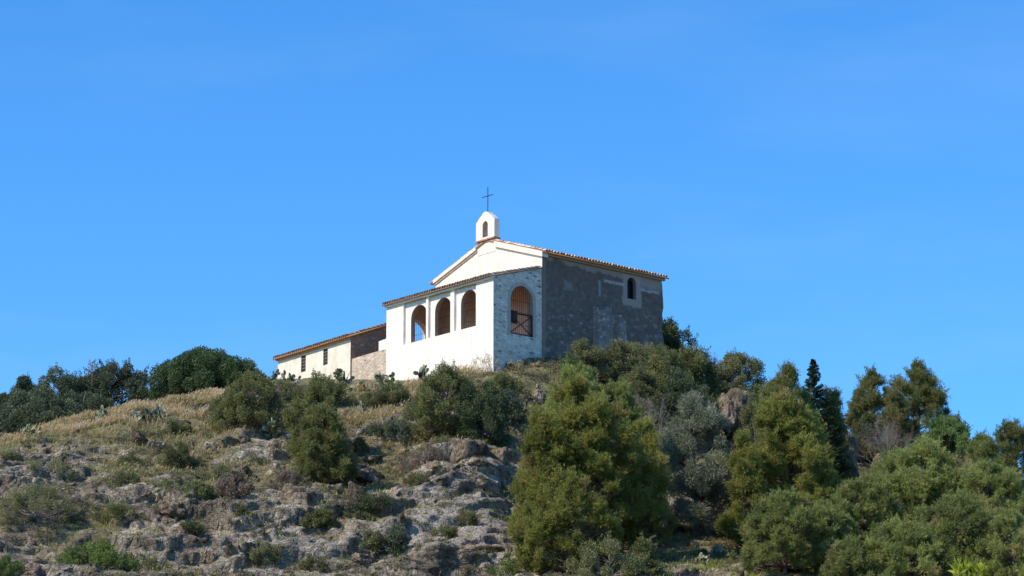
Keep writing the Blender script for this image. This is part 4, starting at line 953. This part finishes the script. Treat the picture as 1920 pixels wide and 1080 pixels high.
# --- agave stalk on the skyline, tall dry reeds at the porch corner
x, y = (168 - 960) * KX * 201, 201; q = QB(); gz0 = ground_z(x, y); zt = at(168, 678, 201)[2]
q.tube([(0, 0, 0), (.02, 0, (zt - gz0) * .6), (0, 0, zt - gz0)], [.05, .035, .015], 5)
for k in range(14):
    a_ = k * 2.4; zz = (zt - gz0) * (.86 + .01 * k); e = np.array([math.cos(a_) * .22, math.sin(a_) * .22, zz + .12]); q.tube([(0, 0, zz), e], .012, 3)
    leaf_clump(q, e, .07, 26, .5, .06, .04)
tag(link("flower_stalk", q.mesh("flower_stalk"), M['stalk']), "single tall flower stalk poking above the loose-leaved tree on the skyline", "plant").location = (x, y, gz0)
def reeds(px, Y, h, n, label, spread=.35, lean=-.25):
    q = QB(); x = (px - 960) * KX * Y
    for k in range(n):
        b = np.array([rng.normal(0, spread), rng.normal(0, .15), -.1]); hh = h * (.6 + .5 * rng.random()); t_ = b + np.array([lean * hh + rng.normal(0, .1), 0, hh])
        q.tube(curve(b, t_, 0.05, 4, .02), [.014, .012, .01, .006], 3, rng.random() * .6); leaf_clump(q, t_, .07, 14, .75, .14, .03)
        for _ in range(3): s_ = rng.random(); q.leaves((b + (t_ - b) * s_)[None], unit(np.array([[rng.normal(0, .5), rng.normal(0, .5), 1]])), .5, .03, .4)
    return tag(link("dry_reeds", q.mesh("dry_reeds"), M['dry_grass']), label, "grass clump"), x
for px, Y, h, n, lab in ((910, 188.6, 1.15, 14, "tall dry reed stems leaning against the white porch wall by its near corner"),
                         (974, 189.2, .85, 10, "upright dry weed stems against the whitewashed porch side wall"),
                         (928, 186.5, .7, 16, "clump of pinkish dry grass below the near corner of the porch"),
                         (1015, 184.5, .9, 16, "clump of reddish dry grass left of the feathery pine top")):
    o, x = reeds(px, Y, h, n, lab); o.location = (x, Y, ground_z(x, Y))

# --- prickly pears
def cactus_mesh(seed, n0=3, levels=3, s=.34):
    r_ = np.random.default_rng(seed); q = QB(); U, Vn = 12, 7
    uu = np.linspace(0, 2 * math.pi, U, endpoint=False); vv = np.linspace(0.02, math.pi - .02, Vn)
    def pad(p, d, nrm, L, t):
        d = unit(d); sd = unit(np.cross(d, nrm)); nn = np.cross(sd, d)
        c = p + d * L * .5; pts = []
        for v_ in vv:
            rr = math.sin(v_); hgt = -math.cos(v_)
            wv = 0.36 * (1 + .18 * hgt)
            pts.append(c + d * L * .52 * hgt + (sd * np.cos(uu)[:, None] * wv + nn * np.sin(uu)[:, None] * .055) * L * rr)
        f = [(i_ * U + j, i_ * U + (j + 1) % U, (i_ + 1) * U + (j + 1) % U, (i_ + 1) * U + j) for i_ in range(Vn - 1) for j in range(U)]
        q.add(np.concatenate(pts), f, t)
    def grow(p, d, lev):
        L = s * (.8 + .4 * r_.random()); nrm = r_.normal(size=3); nrm[2] *= .3; pad(p, d, nrm, L, r_.random())
        if lev < levels:
            for _ in range(r_.integers(1, 4)): grow(p + unit(d) * L * .93, unit(d) + r_.normal(0, .55, 3) + np.array([0, 0, .2]), lev + 1)
    for _ in range(n0): grow(np.array([r_.normal(0, .25), r_.normal(0, .25), -.08]), np.array([r_.normal(0, .35), r_.normal(0, .35), 1]), 0)
    return q.mesh("prickly_pear", True)
CM = [cactus_mesh(s) for s in (1, 2, 6, 8)]
for m_ in CM: m_.materials.append(M['cactus'])
CG = "prickly pears on the hill"
cacti = [(505, 708, 196.5, .8, "prickly pear against the left end of the low house"), (540, 722, 193, .9, "pale prickly pear below the left window of the low house"),
 (642, 718, 192, 1.0, "prickly pear below the brown side wall of the low house"), (736, 728, 191, 1.0, "dark and white prickly pear below the left corner of the porch"),
 (786, 712, 191, 1.1, "prickly pear against the white porch wall left of the green bush"), (678, 760, 184, .8, "low blue green prickly pear in the dry grass below the terrace wall"),
 (640, 690, 198, .7, "single prickly pear in front of the cream wall of the low house"), (258, 800, 184, 1.1, "prickly pear at the lower edge of the dry grass on the left slope"),
 (300, 785, 186, .9, "small prickly pear right above the dark rock hollow on the left slope"), (190, 790, 187, .9, "pale prickly pear buried in the dry grass on the left"),
 (517, 800, 179.5, 1.0, "dried whitish prickly pear at the foot of the large green bush"), (725, 822, 178, .5, "tiny pale prickly pear on the slope above the lone pine's shadow"),
 (1335, 955, 160, .8, "prickly pear between the shaded boulders under the olive tree"), (1312, 990, 156, .7, "small prickly pear in the grass below the shaded boulders"),
 (1563, 1010, 152.5, .9, "white lit prickly pear in the dark gap between the lower pines"), (1598, 880, 166, .9, "prickly pear on the shaded slope below the broad yellow green pine"),
 (1008, 700, 188, .5, "small prickly pear on the crest beside the pale stone block"), (55, 820, 187, .8, "prickly pear at the left end of the dry grass")]
for k, (px, py, Y, s_, lab) in enumerate(cacti):
    x = (px - 960) * KX * Y; o = tag(bpy.data.objects.new("prickly_pear", CM[k % 4]), lab, "cactus", CG); COL.objects.link(o)
    o.location = (x, Y, ground_z(x, Y)); o.rotation_euler = (0, 0, rng.random() * 6.28); o.scale = (s_,) * 3

# --- boulders
def boulder_mesh(seed, sub=5, cuts=16, rough=.26):
    r_ = np.random.default_rng(seed); bm = bmesh.new(); bmesh.ops.create_icosphere(bm, subdivisions=sub, radius=1.0)
    P = np.array([v.co[:] for v in bm.verts]); d = unit(P); P = d * 1.35
    for _ in range(cuts):
        nrm = unit(r_.normal(size=3)); off = .50 + .42 * r_.random(); s_ = P @ nrm; P = P - nrm * np.maximum(s_ - off, 0)[:, None] * .93
    f1 = fbm(P[:, 0] * 1.6 + seed, P[:, 1] * 1.6, P[:, 2] * 1.6, 5, .6) - .5; f2 = fbm(P[:, 0] * 5 + seed, P[:, 1] * 5, P[:, 2] * 5, 4, .6, True) - .5
    f3 = fbm(P[:, 0] * 11 + seed, P[:, 1] * 11, P[:, 2] * 11, 3, .6, True) - .5
    P = P + d * (f1 * rough * 3 + f2 * rough + f3 * rough * .5)[:, None]
    for v, p in zip(bm.verts, P): v.co = p
    for f in bm.faces: f.smooth = True
    me = bpy.data.meshes.new("boulder"); bm.to_mesh(me); bm.free(); me.materials.append(M['rock']); return me
BM = [boulder_mesh(s) for s in (1, 2, 3, 4, 5)]
# px, py centre, Y, half sizes (x, y, z), tilt, label
bould = [
 (1390, 785, 188.5, (1.25, 1.2, 1.8), .2, "big pale rock outcrop under the round grey green tree"),
 (1364, 775, 188, (.6, .9, 1.5), .4, "knobbly rock on the left shoulder of the big pale outcrop"),
 (1562, 832, 184, (.95, 1.1, 2.2), .1, "light-topped rock ledge below the dark pointed conifer"),
 (1548, 845, 182.6, (.35, .5, 1.6), .2, "upright pinkish rock slab under the light-topped ledge"),
 (1592, 862, 182.5, (.7, .8, 1.7), .5, "dark shadowed rock between the ledge and the bare twiggy bush"),
 (1650, 905, 180, (1.0, .9, 1.7), .3, "pale rough rock below the bare twiggy bush"),
 (1352, 946, 161, (.42, .5, .62), .3, "sunlit pale boulder under the olive tree"), (1288, 955, 161, (.3, .4, .45), .1, "small shaded boulder left of the prickly pear under the olive tree"),
 (1336, 982, 159, (.5, .5, .42), .6, "pale stone in the dark hole under the prickly pear"), (1365, 1003, 156, (.9, .5, .25), .2, "long flat dark stone in the grass below the olive tree"),
 (1205, 1062, 151, (.5, .5, .55), .2, "grey boulder at the bottom edge right of the big pine trunk"), (1255, 1072, 150.5, (.6, .5, .4), .5, "brownish boulder right of the grey boulder at the bottom edge"),
 (988, 680, 188.7, (.34, .4, .26), 1.1, "square tan stone block on the grass at the porch side wall"), (1005, 684, 188.9, (.3, .35, .24), .3, "dark stone beside the square tan block"),
 (955, 688, 188.6, (.42, .4, .32), .2, "rough mossy stone at the bottom of the porch corner"), (978, 702, 187, (.22, .25, .1), 0, "small white flat stone in the bright grass by the porch"),
 (1010, 746, 182, (.62, .6, .62), .4, "round wrinkled grey boulder left of the feathery pine top"), (975, 731, 183.5, (.7, .5, .2), .1, "flat layered rock ledge below the bright grass"),
 (117, 850, 178, (.55, .5, .62), .5, "leaning pale block with a black shaded side on the left slope"), (88, 850, 178.5, (.45, .5, .4), .2, "rounded grey boulder left of the leaning block"),
 (142, 858, 177.5, (.28, .3, .33), .2, "small pale boulder right of the leaning block"), (190, 866, 176, (1.0, .7, .34), .1, "long low slab with a dark shaded front on the left slope"),
 (262, 826, 180, (.7, .6, .4), .4, "grey rock lump below the prickly pear on the left slope"), (300, 838, 178.5, (.8, .6, .35), .7, "broken brown rock right of the long low slab"),
 (340, 803, 183, (.65, .6, .45), .2, "dark hollowed rock under the dry grass crest"), (430, 835, 178, (.8, .6, .5), .3, "brown rock at the foot of the large green bush"),
 (395, 842, 177.5, (.5, .5, .5), .9, "pinkish rock left of the brown rock below the large bush"), (460, 830, 178.4, (.35, .4, .55), .1, "narrow dark rock under the large green bush"),
 (12, 836, 186, (.4, .4, .35), .3, "small pale boulder at the far left end of the dry grass"),
 (875, 868, 171, (1.5, 1.2, 1.35), .3, "largest dark-faced rock outcrop left of the big pine"), (925, 878, 170, (.9, .9, 1.2), .8, "grey and black rock buttress between the outcrop and the big pine"),
 (820, 888, 169.5, (.7, .7, .85), .5, "ochre-streaked rock left of the largest outcrop"), (690, 895, 169, (1.1, .8, .7), .2, "blue grey rock in the shadow of the lone pine"),
 (620, 925, 166, (1.0, .8, .8), .4, "pale ochre rock below the lone pine"), (665, 935, 165.5, (.8, .7, .8), .7, "shaded grey rock right of the pale ochre rock"),
 (555, 935, 165, (.9, .7, .7), .1, "grey weathered rock left of the pale ochre rock"), (905, 1035, 154.5, (1.7, .7, .5), .1, "long overhanging ledge with a black underside near the bottom"),
 (690, 1055, 152.5, (1.0, .7, .45), .3, "low grey slab at the bottom below the lone pine"), (330, 955, 164, (.8, .7, .6), .4, "lumpy grey rock in the middle of the left slope"),
 (450, 890, 171, (.8, .6, .5), .6, "smooth grey rock below the brown rock and large bush"), (180, 1005, 159, (.55, .5, .4), .2, "dark blue grey rock above the bright green shrub"),
 (140, 1030, 157, (.5, .5, .35), .5, "small dark rock at the upper left of the bright green shrub"), (250, 928, 167, (.6, .5, .4), .3, "grey rock below the yellow grass patch on the left"),
 (755, 850, 174, (.7, .5, .25), .1, "flat pale slab on the slope above the shaded hollow"), (700, 862, 172.5, (.9, .5, .25), .4, "flat dark-edged slab right beside the lone pine"),
 (295, 925, 168, (.45, .4, .5), .8, "upright grey rock right of the yellow grass patch"), (20, 985, 161, (.5, .5, .45), .2, "dark mossy rock at the left edge below the dull green shrub"),
 (80, 1060, 153, (.6, .5, .3), .3, "pale yellowish flat rock near the bottom left corner"), (370, 1020, 157, (.9, .7, .5), .5, "grey rock slope lump right of the bright green shrub")]
for k, (px, py, Y, s_, rz, lab) in enumerate(bould):
    if s_[2] < 1.4: Y = Yfor(px, py + 12 * s_[2])
    p = at(px, py, Y); o = tag(bpy.data.objects.new("boulder", BM[k % 5]), lab, "rock", "rocks on the hillside"); COL.objects.link(o)
    gzz = ground_z(p[0], Y); z_ = p[2] if s_[2] > 1.45 else min(p[2], gzz + s_[2] * .42)
    o.location = (p[0], Y, z_); o.rotation_euler = (rng.normal(0, .12), rng.normal(0, .12), rz * 3); o.scale = tuple(v * .92 for v in s_)

# ------------------------------------------------------------------ grass and low scrub: nobody could count it
def scatter(n, pxr, yr, dens):
    px = rng.uniform(*pxr, n); y = rng.uniform(*yr, n); x = (px - 960) * KX * y; k = rng.random(n) < dens(px, x, y)
    # keep clear of the buildings
    bx = (x + 1.153) * 0.7543 + (y - 190) * 0.6565; by = -(x + 1.153) * 0.6565 + (y - 190) * 0.7543
    k &= ~((bx > -.05) & (by > -.1) & (by < 23) & (bx < 15)); x, y = x[k], y[k]
    z, dx, dy, _, _ = Hd(x, y, True); return np.stack([x + dx, y + dy, z], 1), px[k]
def blades(q, P, n_b, h, wdt, spread, lean, tt, tips=None):
    n = len(P); P_ = np.repeat(P, n_b, 0) + np.concatenate([rng.normal(0, spread, (n * n_b, 2)), np.full((n * n_b, 1), -.04)], 1)
    D_ = unit(np.array(lean) + rng.normal(0, .32, (n * n_b, 3)) * np.array([1, 1, .2])); hh = np.repeat(h, n_b) * (.5 + .8 * rng.random(n * n_b))
    t_ = np.clip(np.repeat(tt, n_b) + rng.normal(0, .12, n * n_b), 0, 1)
    q.leaves(P_, D_, hh, wdt, t_)
    if tips: # seed heads
        k = rng.random(n * n_b) < tips; q.leaves(P_[k] + D_[k] * hh[k][:, None] * .9, unit(D_[k] + np.array([.5, 0, .1])), .2, .045, np.clip(t_[k] + .35, 0, 1))
def fn_noise(x, y, s, sd): return fbm(x / s, y / s, x * 0 + sd, 3)
q = QB()                                                       # golden crest
def d1(px, x, y):
    c = np.interp(px, [0, 120, 240, 330, 420], [185, 184, 183.5, 185, 184]); return np.clip((y - c) / 1.5, 0, 1) * np.clip((197 - y) / 3, 0, 1) * np.clip(fn_noise(x, y, 1.5, 4) * 6 - 2.9, 0, 1)
P, px = scatter(15000, (0, 480), (182, 196), d1); blades(q, P, 9, .22 + .62 * fn_noise(P[:, 0], P[:, 1], 1.3, 9), .026, .10, (.28, 0, 1), .05 + .80 * fn_noise(P[:, 0], P[:, 1], 2.0, 6), .5)
def d2(px, x, y): return np.clip(fn_noise(x, y, 1.6, 14) * 5 - 2.5, 0, 1) * np.clip((y - 181) / 3, 0, 1)
P, px = scatter(7000, (600, 980), (181, 193), d2); blades(q, P, 9, .35 + .35 * fn_noise(P[:, 0], P[:, 1], 3, 9), .028, .10, (.2, 0, 1), .1 + .6 * fn_noise(P[:, 0], P[:, 1], 2.0, 6), .3)
def d3(px, x, y): return np.clip(soil_mask(x, y) * 1.5 - .45, 0, 1) * np.clip(fn_noise(x, y, 1.6, 24) * 2.8 - 1.0, 0, 1)
P, px = scatter(26000, (0, 1300), (150, 186), d3); blades(q, P, 8, .22 + .3 * fn_noise(P[:, 0], P[:, 1], 3, 9), .028, .10, (.15, 0, 1), .05 + .6 * fn_noise(P[:, 0], P[:, 1], 2.0, 6), .15)
tag(link("dry_grass", q.mesh("dry_grass"), M['dry_grass']), "golden and pinkish dry grass along the crest and on the slope", "dry grass", kind='stuff')
q = QB()
def d4(px, x, y): return np.clip(fn_noise(x, y, 1.4, 34) * 2.8 - 1.25, 0, 1)
P, px = scatter(20000, (0, 1920), (149, 192), d4); blades(q, P, 9, .12 + .14 * rng.random(len(P)), .032, .13, (.1, 0, 1), rng.random(len(P)) * .7)
def d5(px, x, y): return np.clip(g_(px, y, 1270, 158, 90, 2.4) * 2 + g_(px, y, 1000, 187, 60, 1.6) * 2 + .8 * g_(px, y, 650, 163, 60, 1.6) + .6 * g_(px, y, 230, 171, 80, 2.5) + 1.5 * g_(px, y, 1330, 153, 130, 3), 0, 1)
P, px = scatter(15000, (0, 1920), (149, 191), d5); blades(q, P, 9, .16 + .16 * rng.random(len(P)), .034, .14, (.05, 0, 1), .4 + .5 * rng.random(len(P)))
tag(link("green_grass", q.mesh("green_grass"), M['green_grass']), "short green grass and moss between the rocks", "grass", kind='stuff')
q = QB()
def d6(px, x, y): return np.clip(fn_noise(x, y, 2.0, 44) * 3.0 - 1.25, 0, 1) * (.25 + .75 * soil_mask(x, y))
P, px = scatter(60000, (0, 1920), (149, 194), d6)
for p in P[:11000]:
    r = .09 + .30 * rng.random() ** 3; n_ = int(420 * r); t_ = rng.random()
    d = sph(n_); d[:, 2] = abs(d[:, 2]); q.leaves(p + d * r * (.4 + .6 * rng.random((n_, 1))) * np.array([1, 1, .75]), unit(d + rng.normal(0, .4, (n_, 3)) + np.array([0, 0, .5])), .10, .028, np.clip(t_ + rng.normal(0, .1, n_), 0, 1))
tag(link("low_scrub", q.mesh("low_scrub"), M['scrub']), "low grey green scrub tufts growing over the rock", "scrub", kind='stuff')
q = QB()                                                       # loose stones
P, px = scatter(5000, (0, 1920), (149, 190), lambda px, x, y: np.clip(fn_noise(x, y, 1.8, 54) * 2 - .6, 0, 1))
cube = np.array([(-1, -1, -1), (1, -1, -1), (1, 1, -1), (-1, 1, -1), (-.7, -.7, 1), (.7, -.8, 1), (.8, .7, 1), (-.8, .7, 1)], float)
cf = np.array([(0, 3, 2, 1), (4, 5, 6, 7), (0, 1, 5, 4), (1, 2, 6, 5), (2, 3, 7, 6), (3, 0, 4, 7)])
for p in P:
    s_ = .03 + .13 * rng.random() ** 3; A = unit(rng.normal(size=(3, 3))); q.add((cube * (1 + rng.normal(0, .2, (8, 3)))) @ A * s_ + p, cf)
tag(link("loose_stones", q.mesh("loose_stones"), M['rock']), "loose stones and rubble scattered over the slope", "rubble", kind='stuff')

# ------------------------------------------------------------------ foreground tree with yellow green new leaves, bottom right
def fore_tree(px, top, Y, label):
    x = (px - 960) * KX * Y * 1.0; gz_ = base_z(x, Y); z1 = at(px, top, Y)[2]; h = z1 - gz_
    o = tag(empty("foreground_tree", (x, Y, gz_)), label, "tree"); q = QB(); qt = QB()
    qt.tube([(0, 0, -.3), (.05, 0, h * .4), (0, .05, h * .8)], [.14, .11, .05], 8)
    r_ = np.random.default_rng(2); tips = []
    for k in range(46):
        a_ = r_.random() * 6.283; rr = 1.5 * r_.random() ** .5; zz = h * (.99 - .16 * (rr / 1.5) ** 2) - .9 * r_.random() ** 1.5
        tips.append(np.array([rr * math.cos(a_), rr * math.sin(a_), zz]))
    tips += [np.array([0.02, -.1, h - .22]), np.array([.21, -.15, h - .24]), np.array([.38, 0, h - .42]), np.array([-.12, -.2, h - .36])]
    for c in tips:
        qt.tube(curve((0, 0, h * .45), c, .1, 6, .05), np.linspace(.035, .008, 6), 4)
        young = c[2] > h - .45
        n_ = 16; d = unit(np.stack([r_.normal(0, 1, n_), r_.normal(0, 1, n_), np.abs(r_.normal(0, .8, n_)) + (.6 if young else 0)], 1))
        q.leaves(np.repeat(c[None], n_, 0) - np.array([0, 0, .1]) * r_.random((n_, 1)), d, .24 * (.7 + .5 * r_.random(n_)), .06, (.55 + .4 * r_.random() if young else .2 * r_.random()))
    link("crown", q.mesh("crown"), M['yellow_leaf'], o); link("trunk", qt.mesh("trunk", True), M['bark'], o)
fore_tree(1800, 1046, 60, "treetop with bright yellow green new leaves poking in at the bottom edge")
